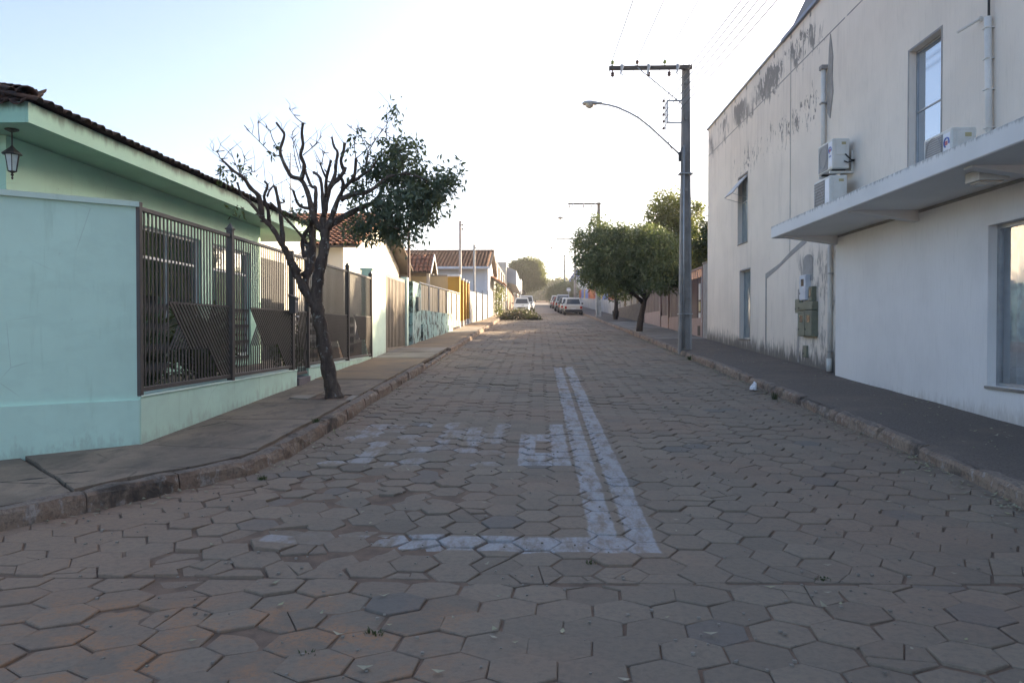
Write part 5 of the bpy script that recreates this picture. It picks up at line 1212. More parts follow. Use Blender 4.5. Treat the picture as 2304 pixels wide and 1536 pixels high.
# ================================================================== TREES
LIMBS, BLOBS, SPARSE = [[[[-3.11,11.88,0.43,0.1178],[-3.14,11.88,0.57,0.1138],[-3.18,11.88,0.74,0.1097],[-3.23,11.88,1.03,0.1057],[-3.29,11.88,1.39,0.1017],[-3.34,11.88,1.65,0.0976],[-3.38,11.88,1.84,0.0936],[-3.38,11.88,2.01,0.0896],[-3.36,11.88,2.26,0.0855],[-3.32,11.88,2.47,0.0815],[-3.27,11.88,2.69,0.0775],[-3.25,11.88,2.88,0.0734],[-3.25,11.88,3.01,0.0694]],[[-3.35,11.88,1.67,0.0673],[-3.43,11.86,1.88,0.0645],[-3.55,11.83,2.07,0.0617],[-3.63,11.81,2.26,0.0589],[-3.71,11.78,2.43,0.0561],[-3.78,11.76,2.61,0.0533],[-3.84,11.73,2.74,0.0505]],[[-3.43,11.88,1.86,0.0568],[-3.57,11.92,2.18,0.0536],[-3.51,11.96,2.4,0.0504],[-3.47,12.0,2.66,0.0473],[-3.5,12.04,2.92,0.0441],[-3.52,12.08,3.12,0.0409]],[[-3.26,11.88,2.98,0.0535],[-3.29,11.92,3.15,0.0498],[-3.27,11.97,3.33,0.0461],[-3.26,12.01,3.51,0.0425],[-3.2,12.05,3.71,0.0388],[-3.11,12.09,3.8,0.0351],[-3.03,12.14,3.93,0.0314],[-3.01,12.18,4.01,0.0277]],[[-3.2,12.03,3.7,0.0314],[-3.14,12.07,3.89,0.0281],[-3.14,12.11,4.05,0.0247],[-3.12,12.15,4.24,0.0214],[-3.19,12.19,4.35,0.0181],[-3.23,12.23,4.5,0.0148]],[[-3.03,12.18,3.97,0.0277],[-3.07,12.15,4.11,0.0258],[-3.02,12.11,4.24,0.024],[-2.99,12.08,4.38,0.0222]],[[-3.23,11.88,3.01,0.0461],[-3.12,11.81,3.21,0.041],[-3.02,11.74,3.42,0.0358],[-2.93,11.67,3.56,0.0306],[-2.9,11.6,3.69,0.0255],[-2.95,11.53,3.78,0.0203]],[[-3.23,11.88,3.03,0.0517],[-3.1,11.92,3.14,0.0482],[-2.94,11.96,3.24,0.0447],[-2.75,12.0,3.35,0.0412],[-2.57,12.04,3.43,0.0377],[-2.46,12.08,3.55,0.0342],[-2.39,12.12,3.75,0.0306],[-2.31,12.16,3.92,0.0271],[-2.28,12.2,4.15,0.0236],[-2.24,12.24,4.34,0.0201],[-2.19,12.28,4.47,0.0166]],[[-2.95,11.68,3.44,0.0406],[-2.76,11.64,3.51,0.0364],[-2.56,11.59,3.52,0.0322],[-2.38,11.55,3.61,0.028],[-2.26,11.51,3.71,0.0237],[-2.08,11.47,3.76,0.0195],[-1.84,11.42,3.75,0.0153],[-1.6,11.38,3.64,0.0111]],[[-2.58,12.08,3.43,0.0277],[-2.37,12.1,3.38,0.0231],[-2.15,12.13,3.35,0.0185],[-1.89,12.16,3.39,0.0138],[-1.63,12.18,3.48,0.0092]],[[-2.75,11.98,3.34,0.0258],[-2.52,11.81,3.19,0.0203],[-2.28,11.65,3.06,0.0148],[-2.05,11.48,2.97,0.0092]],[[-3.26,11.88,2.96,0.048],[-3.36,11.85,3.09,0.0452],[-3.42,11.81,3.23,0.0425],[-3.44,11.78,3.39,0.0397],[-3.48,11.75,3.57,0.0369],[-3.56,11.71,3.74,0.0342],[-3.69,11.68,3.78,0.0314],[-3.76,11.65,3.89,0.0286],[-3.83,11.61,4.07,0.0258],[-3.83,11.58,4.18,0.0231],[-3.76,11.55,4.37,0.0203],[-3.8,11.51,4.45,0.0175],[-3.86,11.48,4.54,0.0148]],[[-3.55,11.68,3.74,0.0332],[-3.49,11.61,3.87,0.0308],[-3.47,11.55,3.95,0.0283],[-3.5,11.48,4.06,0.0258],[-3.44,11.41,4.19,0.0234],[-3.44,11.35,4.34,0.0209],[-3.4,11.28,4.47,0.0185]],[[-3.47,11.78,3.32,0.024],[-3.57,11.68,3.34,0.0215],[-3.6,11.58,3.43,0.0191],[-3.61,11.48,3.54,0.0166]],[[-3.45,11.98,3.11,0.0369],[-3.45,12.06,3.35,0.0338],[-3.47,12.15,3.54,0.0308],[-3.49,12.23,3.71,0.0277],[-3.58,12.31,3.75,0.0246],[-3.68,12.4,3.94,0.0215],[-3.73,12.48,4.04,0.0185]],[[-3.27,11.88,3.22,0.0332],[-3.33,12.05,3.52,0.0289],[-3.41,12.21,3.85,0.0246],[-3.56,12.38,3.98,0.0203]],[[-3.26,11.98,3.53,0.0277],[-3.21,11.81,3.74,0.0246],[-3.13,11.65,3.87,0.0215],[-3.05,11.48,3.97,0.0185]],[[-3.25,11.98,3.8,0.0166],[-3.28,11.83,3.93,0.0129],[-3.26,11.68,3.98,0.0092]],[[-2.93,11.68,3.59,0.0314],[-2.77,11.55,3.68,0.0277],[-2.68,11.41,3.76,0.024],[-2.63,11.28,3.96,0.0203]],[[-2.78,11.58,3.68,0.0258],[-2.61,11.61,3.78,0.0222],[-2.57,11.65,3.93,0.0185],[-2.54,11.68,4.14,0.0148]],[[-2.66,11.58,3.75,0.0203],[-2.45,11.48,3.85,0.0157],[-2.36,11.38,3.94,0.0111]],[[-2.33,12.18,3.9,0.0166],[-2.44,12.28,4.07,0.0129],[-2.52,12.38,4.23,0.0092]],[[-2.27,12.23,4.21,0.0166],[-2.11,12.2,4.29,0.012],[-1.96,12.18,4.32,0.0074]],[[-3.59,12.08,2.83,0.0517],[-3.48,12.03,2.58,0.0529],[-3.51,11.98,2.42,0.0541],[-3.6,11.93,2.31,0.0554]],[[-3.5,12.13,3.04,0.0461],[-3.5,12.08,2.83,0.0517]],[[-3.51,12.13,3.01,0.0406],[-3.54,12.06,3.1,0.0342],[-3.47,11.98,3.25,0.0277]],[[-3.61,12.03,2.61,0.0332],[-3.65,12.05,2.77,0.0332],[-3.63,12.06,2.93,0.0332],[-3.55,12.08,3.07,0.0332]],[[-3.62,11.78,2.35,0.053],[-3.73,11.71,2.53,0.0491],[-3.78,11.64,2.68,0.0451],[-3.82,11.57,2.77,0.0412],[-3.87,11.5,2.9,0.0373],[-3.94,11.43,3.02,0.0333],[-4.04,11.36,3.13,0.0294],[-4.08,11.29,3.22,0.0255],[-4.17,11.22,3.34,0.0215],[-4.25,11.15,3.41,0.0176],[-4.29,11.08,3.59,0.0137]],[[-4.04,11.38,3.13,0.0443],[-4.03,11.31,3.25,0.0396],[-4.04,11.24,3.42,0.0348],[-4.13,11.17,3.52,0.0301],[-4.2,11.09,3.65,0.0253],[-4.32,11.02,3.74,0.0206],[-4.39,10.95,3.82,0.0158],[-4.44,10.88,3.88,0.0111]],[[-3.83,11.68,2.75,0.0369],[-3.88,11.78,3.02,0.0337],[-3.93,11.88,3.24,0.0305],[-4.0,11.98,3.46,0.0272],[-4.08,12.08,3.7,0.024]],[[-3.99,11.98,3.44,0.0148],[-3.95,12.03,3.45,0.012],[-3.93,12.08,3.47,0.0092]],[[-3.97,11.48,3.04,0.0295],[-3.97,11.43,3.24,0.0258],[-4.01,11.38,3.43,0.0222],[-3.94,11.33,3.58,0.0185],[-3.97,11.28,3.64,0.0148]],[[-3.96,11.38,3.44,0.0166],[-3.98,11.53,3.55,0.0148],[-3.97,11.68,3.65,0.0129]],[[-3.99,11.58,3.38,0.0148],[-3.89,11.68,3.28,0.0166],[-3.79,11.78,3.14,0.0185],[-3.66,11.88,2.98,0.0203],[-3.56,11.98,2.82,0.0222]],[[-4.74,11.59,4.04,0.0083],[-4.73,11.47,4.1,0.006],[-4.75,11.35,4.1,0.0037]],[[-4.6,11.74,3.88,0.0083],[-4.71,11.63,3.86,0.006],[-4.79,11.53,3.78,0.0037]],[[-3.78,11.44,4.03,0.0083],[-3.92,11.42,4.08,0.0068],[-4.08,11.4,4.24,0.0052],[-4.22,11.38,4.38,0.0037]],[[-4.37,12.21,4.43,0.0083],[-4.46,12.39,4.78,0.0037]],[[-4.0,12.07,4.24,0.0083],[-4.09,12.01,4.42,0.0068],[-4.12,11.96,4.53,0.0052],[-4.24,11.9,4.65,0.0037]],[[-3.57,11.86,4.62,0.0083],[-3.66,11.8,4.69,0.006],[-3.73,11.73,4.79,0.0037]],[[-3.48,11.54,4.07,0.0083],[-3.3,11.42,4.16,0.006],[-3.13,11.3,4.29,0.0037]],[[-3.52,11.57,3.88,0.0083],[-3.64,11.7,4.22,0.006],[-3.75,11.83,4.42,0.0037]],[[-2.27,12.13,4.14,0.0083],[-2.38,12.22,4.61,0.006],[-2.29,12.31,4.9,0.0037]],[[-2.63,12.1,4.24,0.0083],[-2.49,12.01,4.41,0.006],[-2.3,11.92,4.62,0.0037]],[[-2.72,11.66,4.04,0.0083],[-2.75,11.7,4.28,0.006],[-2.71,11.74,4.49,0.0037]],[[-2.81,12.04,4.12,0.0083],[-2.61,12.15,4.34,0.006],[-2.44,12.25,4.61,0.0037]],[[-2.65,12.17,4.25,0.0083],[-2.71,12.05,4.43,0.006],[-2.85,11.92,4.56,0.0037]],[[-3.66,11.93,3.9,0.0083],[-3.74,11.98,4.15,0.006],[-3.79,12.03,4.54,0.0037]],[[-4.53,11.84,3.85,0.0083],[-4.56,11.74,3.97,0.006],[-4.58,11.64,4.1,0.0037]],[[-4.52,11.81,3.84,0.0083],[-4.42,11.68,3.96,0.006],[-4.36,11.56,4.06,0.0037]],[[-4.68,12.22,3.91,0.0083],[-4.58,12.33,3.98,0.006],[-4.53,12.44,4.01,0.0037]],[[-3.29,11.87,4.02,0.0083],[-3.25,11.81,4.13,0.006],[-3.22,11.75,4.15,0.0037]],[[-2.18,12.2,4.45,0.0083],[-2.32,12.22,4.49,0.006],[-2.4,12.24,4.58,0.0037]]],[[-2.15,12.15,4.23,0.222],[-1.95,12.12,4.27,0.137],[-2.36,11.89,3.91,0.205],[-2.09,11.82,3.81,0.256],[-1.86,11.95,3.75,0.256],[-1.58,11.83,3.63,0.222],[-1.34,11.64,3.66,0.171],[-1.3,11.74,3.79,0.094],[-1.71,12.1,3.43,0.291],[-1.97,11.56,3.35,0.325],[-2.3,11.56,3.27,0.239],[-2.38,11.97,3.07,0.205],[-2.59,11.73,3.04,0.188],[-2.8,11.9,3.03,0.12],[-2.1,11.86,3.02,0.205],[-1.75,11.77,3.13,0.171],[-2.19,12.23,2.91,0.085],[-1.78,11.67,2.91,0.06],[-1.48,11.82,3.95,0.051],[-2.68,11.67,3.6,0.137],[-2.22,11.97,4.8,0.065],[-2.5,11.72,3.85,0.12],[-3.55,11.78,3.27,0.094],[-2.87,12.05,3.47,0.077]],[[-4.45,11.54,3.91,0.145],[-4.68,11.73,3.75,0.094],[-4.54,12.0,3.92,0.085],[-2.6,11.36,4.4,0.038],[-2.29,11.33,4.23,0.051],[-2.53,11.46,4.28,0.068],[-3.99,11.89,4.3,0.024],[-4.02,11.77,4.12,0.027],[-4.68,11.47,3.88,0.034],[-2.8,11.54,4.1,0.068],[-2.27,11.42,4.07,0.051],[-2.62,11.65,3.94,0.068],[-4.63,11.31,3.67,0.031],[-4.61,11.84,3.32,0.077],[-2.84,12.0,4.41,0.068]]]
tr = thing('street_tree', (-3.12, 11.88, gz(11.88) + .12), 'hard pruned street tree with bare stubs and one leafy side on the left pavement', 'tree')
def resample(pts, n=3):
    """smooth the traced centre line a little (Catmull-Rom)"""
    P = [np.array(p) for p in pts]; out = []
    for i in range(len(P) - 1):
        p0, p1, p2, p3 = P[max(i - 1, 0)], P[i], P[i + 1], P[min(i + 2, len(P) - 1)]
        for k in range(n):
            t = k / n; out.append(.5 * (2 * p1 + (p2 - p0) * t + (2 * p0 - 5 * p1 + 4 * p2 - p3) * t * t + (3 * p1 - p0 - 3 * p2 + p3) * t ** 3))
    out.append(P[-1]); return np.array(out)
tips = []; SH = []
for i, L_ in enumerate(LIMBS):
    q = resample(L_); rad = q[:, 3].copy()
    if i == 0: rad[:4] *= np.array([1.32, 1.20, 1.10, 1.04])
    thin = rad[0] < .006
    if not thin:
        rad = rad * (1 + .10 * np.sin(np.arange(len(rad)) * 1.9 + i)) * rng.uniform(.94, 1.06, len(rad))
        if i > 2: rad[-1] *= 1.15
    m = MB().tube(q[:, :3], rad, 5 if thin else (14 if i == 0 else 9), jit=0 if thin else .07)
    if not thin and i > 2:      # fine new shoots
        for k in range(3):
            j = random.randrange(len(q) // 2, len(q)); b = Vector(q[j, :3]); d = Vector((random.gauss(0, .5), random.gauss(0, .5), random.uniform(.5, 1.3))).normalized(); l = random.uniform(.12, .42)
            SH.append((b, b + d * l * .5 + Vector((random.gauss(0, .03), random.gauss(0, .03), 0)), b + d * l + Vector((random.gauss(0, .05), random.gauss(0, .05), -.02))))
    if not thin and i > 2:      # pruning stubs and short spurs
        for k in range(2):
            j = random.randrange(len(q) // 2, len(q)); d = Vector((random.gauss(0, 1), random.gauss(0, 1), random.uniform(0, 1.2))).normalized(); b = Vector(q[j, :3]); l = random.uniform(.04, .13)
            m.tube([b, b + d * l], [max(.008, rad[j] * .45), max(.006, rad[j] * .3)], 5)
    add('trunk' if i == 0 else ('twig' if thin else 'branch'), m, 'bark', tr, True)
    tips.append(q[-1, :3])
m = MB()
for sh in SH: m.tube(sh, [.0045, .0035, .002], 4)
tag(add('shoots', m, 'bark', tr), kind='stuff')
pts = blob_points([(x, y, z, r * 1.12, r * 1.1 + .16, r * 1.1) for x, y, z, r in BLOBS], 500, .085, .12, 12)
pts = pts[np.sin(pts[:, 0] * 9 + 1) * np.sin(pts[:, 1] * 8 + 2) * np.sin(pts[:, 2] * 10) < .30]
tag(leaf_mesh('crown', pts, .105, 'leaf', tr, .55, .36), kind='stuff')
sp = []
for x, y, z, r in SPARSE: sp.append(np.array([x, y, z]) + rng.normal(scale=r * .6, size=(int(14 + 380 * r * r), 3)))
sp.append(np.array([LIMBS[0][0][:3]]) + np.array([[0, 0, 3.0]]))
tag(leaf_mesh('sparse_leaves', np.concatenate(sp), .10, 'leaf_yard', tr, .5, .4), kind='stuff')

def tree(name, x, y, z, trunk, blobs, mat, label, dens=110, leaf=.15, clump=.16, group=None, fork=True, tr_=.12, per=9, bark='bark_dk'):
    t = thing(name, (x, y, z), label, 'tree', group)
    m = MB(); top = Vector(trunk[-1]); r0 = tr_
    m.tube([Vector(p) for p in trunk], [r0 * (1.25 - .5 * k / (len(trunk) - 1)) for k in range(len(trunk))], 9, jit=.08); add('trunk', m, bark, t, True)
    if fork:
        b = MB()
        for (bx, by, bz, rx_, ry_, rz_) in blobs[:7]:
            e = Vector((bx, by, bz)); s0 = Vector(trunk[-2 if len(trunk) > 2 else -1]).lerp(top, random.random()); mid = s0.lerp(e, .5) + Vector((random.gauss(0, .1), random.gauss(0, .1), -.05))
            b.tube([s0, mid, e], [r0 * .62, r0 * .42, r0 * .15], 6)
        add('branch', b, bark, t, True)
    extra = []
    for (bx, by, bz, rx_, ry_, rz_) in blobs:       # ragged sprays standing out of the crown
        for k in range(5):
            u_ = rng.normal(size=3); u_ /= np.linalg.norm(u_); f_ = random.uniform(.16, .34); extra.append((bx + u_[0] * rx_ * .98, by + u_[1] * ry_ * .98, bz + u_[2] * rz_ * .98, rx_ * f_, ry_ * f_, rz_ * f_))
    p = np.concatenate([blob_points(blobs, dens, clump, .45, per), blob_points(extra, dens * .8, clump * .8, .2, per)])
    tag(leaf_mesh('crown', p, leaf, mat, t, .25, .5), kind='stuff'); return t
# round street tree on the right pavement
g0 = gz(33.8) + .13
tree('street_tree', 4.33, 33.8, g0, [(4.33, 33.8, g0 - .1), (4.38, 33.8, g0 + .5), (4.50, 33.8, g0 + 1.1), (4.60, 33.85, g0 + 1.5)],
     [(3.2, 33.6, 4.5, 1.5, 1.5, 1.35), (2.6, 33.8, 4.9, 1.2, 1.3, 1.1), (4.5, 33.6, 4.6, 1.5, 1.5, 1.45), (5.4, 33.8, 4.4, 1.2, 1.4, 1.1), (2.4, 33.4, 4.0, .9, 1.1, .8), (3.6, 33.8, 5.2, 1.2, 1.2, .95), (2.7, 33.9, 5.7, .6, .7, .65), (4.9, 34.2, 5.3, .9, 1.0, .8), (3.4, 33.5, 3.5, 1.1, 1.1, .75), (4.6, 33.4, 3.7, 1.3, 1.2, .75), (5.7, 33.6, 3.8, .8, 1.0, .7)],
     'leaf_street', 'rounded dense street tree with forked trunk on the right pavement', 300, .125, .11, None, True, .12, 10)
b = MB(); b.tube([(4.42, 33.8, g0 + .9), (4.25, 33.7, g0 + 1.4), (4.15, 33.7, g0 + 1.9), (4.0, 33.6, g0 + 2.4)], [.08, .07, .06, .05], 8); b.tube([(4.55, 33.85, g0 + 1.3), (4.85, 33.9, g0 + 1.9), (5.1, 33.9, g0 + 2.5)], [.09, .075, .05], 8)
# taller trees in the yard behind it
g1 = gz(40)
tree('yard_tree', 6.9, 40.5, g1, [(6.9, 40.5, g1), (6.9, 40.5, g1 + 2), (6.85, 40.5, g1 + 3.4)],
     [(6.5, 40.5, 7.6, 1.1, 1.1, 1.2), (7.2, 40.7, 7.3, 1.1, 1.2, 1.1), (6.7, 40.6, 6.4, 1.5, 1.5, 1.1), (7.6, 40.6, 6.2, 1.3, 1.4, 1.0), (6.0, 40.4, 5.6, 1.2, 1.3, .9), (7.9, 40.4, 5.2, 1.1, 1.3, 1.1), (7.0, 40.5, 4.9, 1.5, 1.5, .9)],
     'leaf_tall', 'tall sunlit yard tree rising above the rounded street tree', 260, .14, .13, 'trees in the yard', True, .16, 10)
tree('yard_tree', 8.2, 36.2, g1, [(8.2, 36.2, g1), (8.2, 36.2, g1 + 2), (8.2, 36.2, g1 + 3.2)],
     [(8.0, 36.4, 5.4, 1.1, 1.3, 1.2), (8.7, 35.6, 6.0, 1.2, 1.6, 1.1), (7.8, 36.0, 4.3, 1.1, 1.5, 1.1), (8.6, 34.0, 5.2, 1.2, 1.6, 1.1), (8.2, 33.2, 4.2, 1.2, 1.5, 1.1), (8.9, 32.0, 5.6, 1.3, 1.5, 1.15), (10.1, 33.2, 5.7, 1.4, 1.7, 1.2), (9.4, 32.6, 4.2, 1.3, 1.6, 1.2)], 'leaf_yard', 'dark spreading yard tree half hidden by the corner of the cream building', 220, .15, .14, 'trees in the yard', True, .13, 10)
# a further row of street trees on the right
for i, (x, y, zt_, rr) in enumerate(((4.9, 50, 6.3, 1.7), (5.0, 118, 8.7, 2.2), (4.2, 128, 9.2, 2.4), (5.2, 140, 9.6, 2.2))):
    gzz = gz(y) + .13; zc = zt_ - rr * .8
    tree('street_tree', x, y, gzz, [(x, y, gzz - .1), (x + .05, y, gzz + 1.0), (x, y, gzz + 1.8)], [(x, y, zc, rr, rr, rr * .8), (x - rr * .5, y, zc - .3, rr * .7, rr * .7, rr * .6), (x + rr * .5, y + .3, zc - .2, rr * .7, rr * .7, rr * .6), (x - .2, y - .5, zc + .3, rr * .7, rr * .6, rr * .55)],
         'leaf_street', ('clipped street tree just behind the second utility pole', 'dark clipped street tree nearest behind the parked cars', 'middle dark clipped street tree at the far right kerb', 'last dark clipped street tree near the far right building')[i], 190, .2 if y > 100 else .15, .18, 'far street trees', True, .12, 9)
# broad tree at the far left
gL = gz(126)
tree('street_tree', -2.95, 126, gL, [(-2.95, 126, gL), (-2.9, 126, gL + 1.2), (-2.6, 126, gL + 2.4)],
     [(-2.2, 126, 10.6, 3.0, 2.6, 2.0), (-3.8, 126, 10.2, 1.9, 2.0, 1.6), (-.3, 126, 10.3, 1.8, 2.0, 1.9), (-1.4, 126, 12.0, 1.9, 1.8, 1.1), (-3.0, 126, 11.6, 1.7, 1.7, 1.1), (.4, 126, 9.0, 1.0, 1.2, 1.1), (-1.4, 126, 8.6, 1.6, 1.6, .9), (-3.2, 126, 8.8, 1.3, 1.4, .8)],
     'leaf_far', 'big broad crowned tree over the left kerb at the end of the street', 190, .23, .22, None, True, .2, 10)
# shrub by the white house
shb = thing('street_shrub', (-3.0, 60.5, gz(60) + .13), 'straggly green and yellow shrub against the wall past the white house', 'shrub')
tag(leaf_mesh('foliage', blob_points([(-3.05, 60.6, gz(60) + 1.3, .5, .6, 1.0), (-3.0, 61.4, gz(60) + 2.1, .45, .7, .7), (-3.0, 60.2, gz(60) + .5, .4, .5, .5)], 120, .12, .4, 8), .16, 'leaf_far', shb, .3, .5), kind='stuff'); add('stem', MB().tube([(-3.0, 60.6, gz(60)), (-3.05, 60.7, gz(60) + 1.6)], .05, 6), 'bark_dk', shb)
# wood beyond the end of the street
bl = []
for k in range(90):
    y = random.uniform(200, 330); x = random.uniform(-85, 85); h = random.uniform(2.0, 4.2) + (y - 200) * .012
    bl.append((x, y, gz(y) + h * .75, random.uniform(3, 6), 4, h))
tag(leaf_mesh('far_woodland', blob_points(bl, 34, .5, .55, 9), .85, 'leaf_far', None, .2, .6), 'hazy mass of trees closing the end of the street', 'woodland', None, 'stuff')

# ================================================================== CARS
MT['tyre'] = surf('tyre', (.022, .022, .022), None, 4, .8, 60, .1, .1); MT['rim'] = surf('rim', (.34, .34, .35), None, 4, .4, 60, 0, .1, .6)
MT['trim'] = surf('black_trim', (.03, .03, .032), None, 4, .5, 60, 0, .1); MT['tail'] = surf('tail_lamp', (.35, .03, .02), None, 4, .2, 60, 0, 0); MT['head'] = surf('head_lamp', (.60, .62, .64), None, 4, .12, 60, 0, 0)
MT['plate'] = surf('number_plate', (.62, .62, .60), None, 4, .5, 60, 0, 0)
def paint(name, c): 
    g = G(name); g.b.inputs['Coat Weight'].default_value = .6; g.b.inputs['Coat Roughness'].default_value = .08
    return g.fin(g.mix(g.math('MULTIPLY', g.noise(6, 4), .25), c, tuple(v * .8 for v in c)), .35)
def car(kind, pm, label):
    t = thing('parked_car', (0, 0, 0), label, 'car', 'cars parked along the kerbs')
    if kind == 'pickup': Ln, Wd, belt, rf, st_, gh_ = 4.9, .88, 1.02, 1.74, [(0, 1.0, .82), (.05, 1.02, .87), (1.9, 1.02, .88), (3.7, 1.03, .88), (3.85, 1.0, .87), (4.6, .94, .85), (4.88, .78, .78)], (1.85, 3.9, 2.0, 3.25)
    elif kind == 'suv': Ln, Wd, belt, rf, st_, gh_ = 4.2, .86, .98, 1.62, [(0, .95, .78), (.07, .98, .85), (2.6, .98, .86), (2.9, .97, .86), (3.8, .90, .83), (4.15, .74, .74)], (.12, 3.0, .45, 2.35)
    else: Ln, Wd, belt, rf, st_, gh_ = 3.75, .78, .90, 1.44, [(0, .82, .70), (.06, .89, .765), (2.4, .90, .78), (2.65, .87, .775), (3.4, .77, .745), (3.68, .64, .67)], (.10, 2.75, .52, 2.05)
    zb = .24 if kind != 'pickup' else .36
    m = MB()
    for (y, zt_, w_) in st_:
        m.v += [(-w_ * .92, y, zb), (-w_, y, zb + .12), (-w_ * 1.0, y, zt_ - .22), (-w_ * .95, y, zt_ - .05), (-w_ * .88, y, zt_), (w_ * .88, y, zt_), (w_ * .95, y, zt_ - .05), (w_ * 1.0, y, zt_ - .22), (w_, y, zb + .12), (w_ * .92, y, zb)]
    n = 10
    for k in range(len(st_) - 1):
        for j in range(n): a = k * n + j; b_ = k * n + (j + 1) % n; m.f.append((a, b_, b_ + n, a + n))
    m.f.append(tuple(reversed(range(n)))); m.f.append(tuple((len(st_) - 1) * n + j for j in range(n)))
    add('body', m, pm, t)
    y0, y1, ya, yb = gh_; wb, wt = Wd * .90, Wd * .72; zt_ = rf; zl = belt - .04
    base = [(-wb, y0, zl), (wb, y0, zl), (wb, y1, zl), (-wb, y1, zl)]; top = [(-wt, ya, zt_), (wt, ya, zt_), (wt, yb, zt_), (-wt, yb, zt_)]
    m = MB(); m.v += base + [tuple(Vector(q) + (Vector(p) - Vector(q)) * .10) for p, q in zip(base, top)] + [(x * .9, y + (.06 if y < (ya + yb) / 2 else -.06), z + .03) for x, y, z in top]
    for j in range(4):
        k = (j + 1) % 4; m.f += [(j, k, 4 + k, 4 + j), (4 + j, 4 + k, 8 + k, 8 + j)]
    m.f += [(8, 9, 10, 11)]; cab = add('cabin', m, pm, t)
    B4 = [Vector(q) for q in base]; T4 = [Vector(q) for q in top]; cen = sum(B4 + T4, Vector()) / 8
    for j in range(4):
        k = (j + 1) % 4; q = [B4[j].lerp(T4[j], .12), B4[k].lerp(T4[k], .12), B4[k].lerp(T4[k], .86), B4[j].lerp(T4[j], .86)]
        c_ = sum(q, Vector()) / 4; nn = (q[1] - q[0]).cross(q[3] - q[0]).normalized(); nn = nn if nn.dot(c_ - cen) > 0 else -nn
        parts_ = [(.07, .93)] if j % 2 == 0 else [(.05, .48), (.52, .95)]
        for u0, u1 in parts_:
            qq = [q[0].lerp(q[1], u0), q[0].lerp(q[1], u1), q[3].lerp(q[2], u1), q[3].lerp(q[2], u0)]
            mm = MB().prism([tuple(p + nn * .004) for p in qq], tuple(nn * .006)); add('window', mm, 'car_glass', cab)
    wr = .29 if kind == 'hatch' else .36
    for sx in (-1, 1):
        for yw in (.62, Ln - .75):
            w_ = MB().tube([(sx * (Wd - .17), yw, wr), (sx * (Wd + .015), yw, wr)], wr, 16); wo_ = add('wheel', w_, 'tyre', t, False)
            add('rim', MB().tube([(sx * (Wd + .0155), yw, wr), (sx * (Wd + .03), yw, wr)], wr * .6, 12), 'rim', wo_)
        part('tail_light', t, 'tail', (sx * (Wd - .13) - .09, sx * (Wd - .13) + .09, -.02, .05, zb + .30, zb + .52), b=.01)
        part('headlight', t, 'head', (sx * (Wd - .24) - .13, sx * (Wd - .24) + .13, Ln - .20, Ln - .03, zb + .28, zb + .44), b=.02)
        part('mirror', t, 'trim', (sx * (Wd + .09) - .08, sx * (Wd + .09) + .08, y1 - .45, y1 - .33, belt + .0, belt + .13), b=.02)
    part('rear_bumper', t, 'trim', (-Wd * .95, Wd * .95, -.06, .02, zb + .02, zb + .24), b=.03); part('front_bumper', t, 'trim', (-Wd * .88, Wd * .88, Ln - .16, Ln - .0, zb + .0, zb + .18), b=.03); part('front_grille', t, 'trim', (-Wd * .45, Wd * .45, Ln - .14, Ln - .05, zb + .26, zb + .38), b=.01)
    part('number_plate', t, 'plate', (-.2, .2, -.085, -.062, zb + .26, zb + .39)); part('number_plate', t, 'plate', (-.2, .2, Ln + .001, Ln + .012, zb + .03, zb + .16))
    return t
CW, CC, CD, CS, CR = paint('car_white', (.62, .63, .62)), paint('car_cream', (.52, .49, .43)), paint('car_dark', (.06, .065, .075)), paint('car_silver', (.36, .37, .38)), paint('car_red', (.32, .05, .035))
def put(t, x, y, flip=False):
    t.location = (x, y, gz(y)); t.rotation_euler = (math.atan(S) * (-1 if flip else 1), 0, math.pi if flip else 0)
put(car('hatch', CC, 'cream white hatchback seen from behind, nearest parked car on the right'), 2.98, 66.6)
put(car('hatch', CW, 'white hatchback parked directly ahead of the cream hatchback on the right'), 2.80, 71.2)
put(car('hatch', CD, 'dark car between the white hatchback and the pickup on the right'), 2.70, 76.0)
put(car('pickup', CS, 'silver pickup truck parked on the right with a tall cab'), 2.65, 82.5)
put(car('hatch', CR, 'red car ahead of the silver pickup on the right'), 2.55, 97)
put(car('suv', CW, 'white van like car at the head of the right hand row'), 2.45, 104)
put(car('hatch', CW, 'white hatchback facing the camera just behind the pile of cut branches'), -1.52, 75.0, True)
put(car('suv', CW, 'white tall car facing the camera behind the white hatchback on the left'), -1.25, 85.0, True)
put(car('suv', CS, 'silver car last in the left hand row of parked cars'), -1.30, 94.0, True)
# signs
sg = thing('road_sign', (4.25, 110, gz(110)), 'round road sign seen from behind on the far right kerb', 'sign')
add('post', MB().tube([(4.25, 110, gz(110)), (4.25, 110, gz(110) + 2.7)], .04, 6), 'metal', sg); add('disc', MB().tube([(4.25, 109.94, gz(110) + 2.45), (4.25, 109.96, gz(110) + 2.45)], .32, 20), 'metal', sg); part('bar', sg, 'sticker', (4.03, 4.47, 109.92, 109.935, gz(110) + 2.39, gz(110) + 2.51))
s_ = thing('street_sign', (-2.35, 100, gz(100)), 'small white sign plate on a post at the far left kerb', 'sign'); add('post', MB().tube([(-2.35, 100, gz(100)), (-2.35, 100, gz(100) + 2.3)], .035, 6), 'metal', s_); part('plate', s_, 'sticker', (-2.6, -2.1, 99.93, 99.96, gz(100) + 1.95, gz(100) + 2.35))

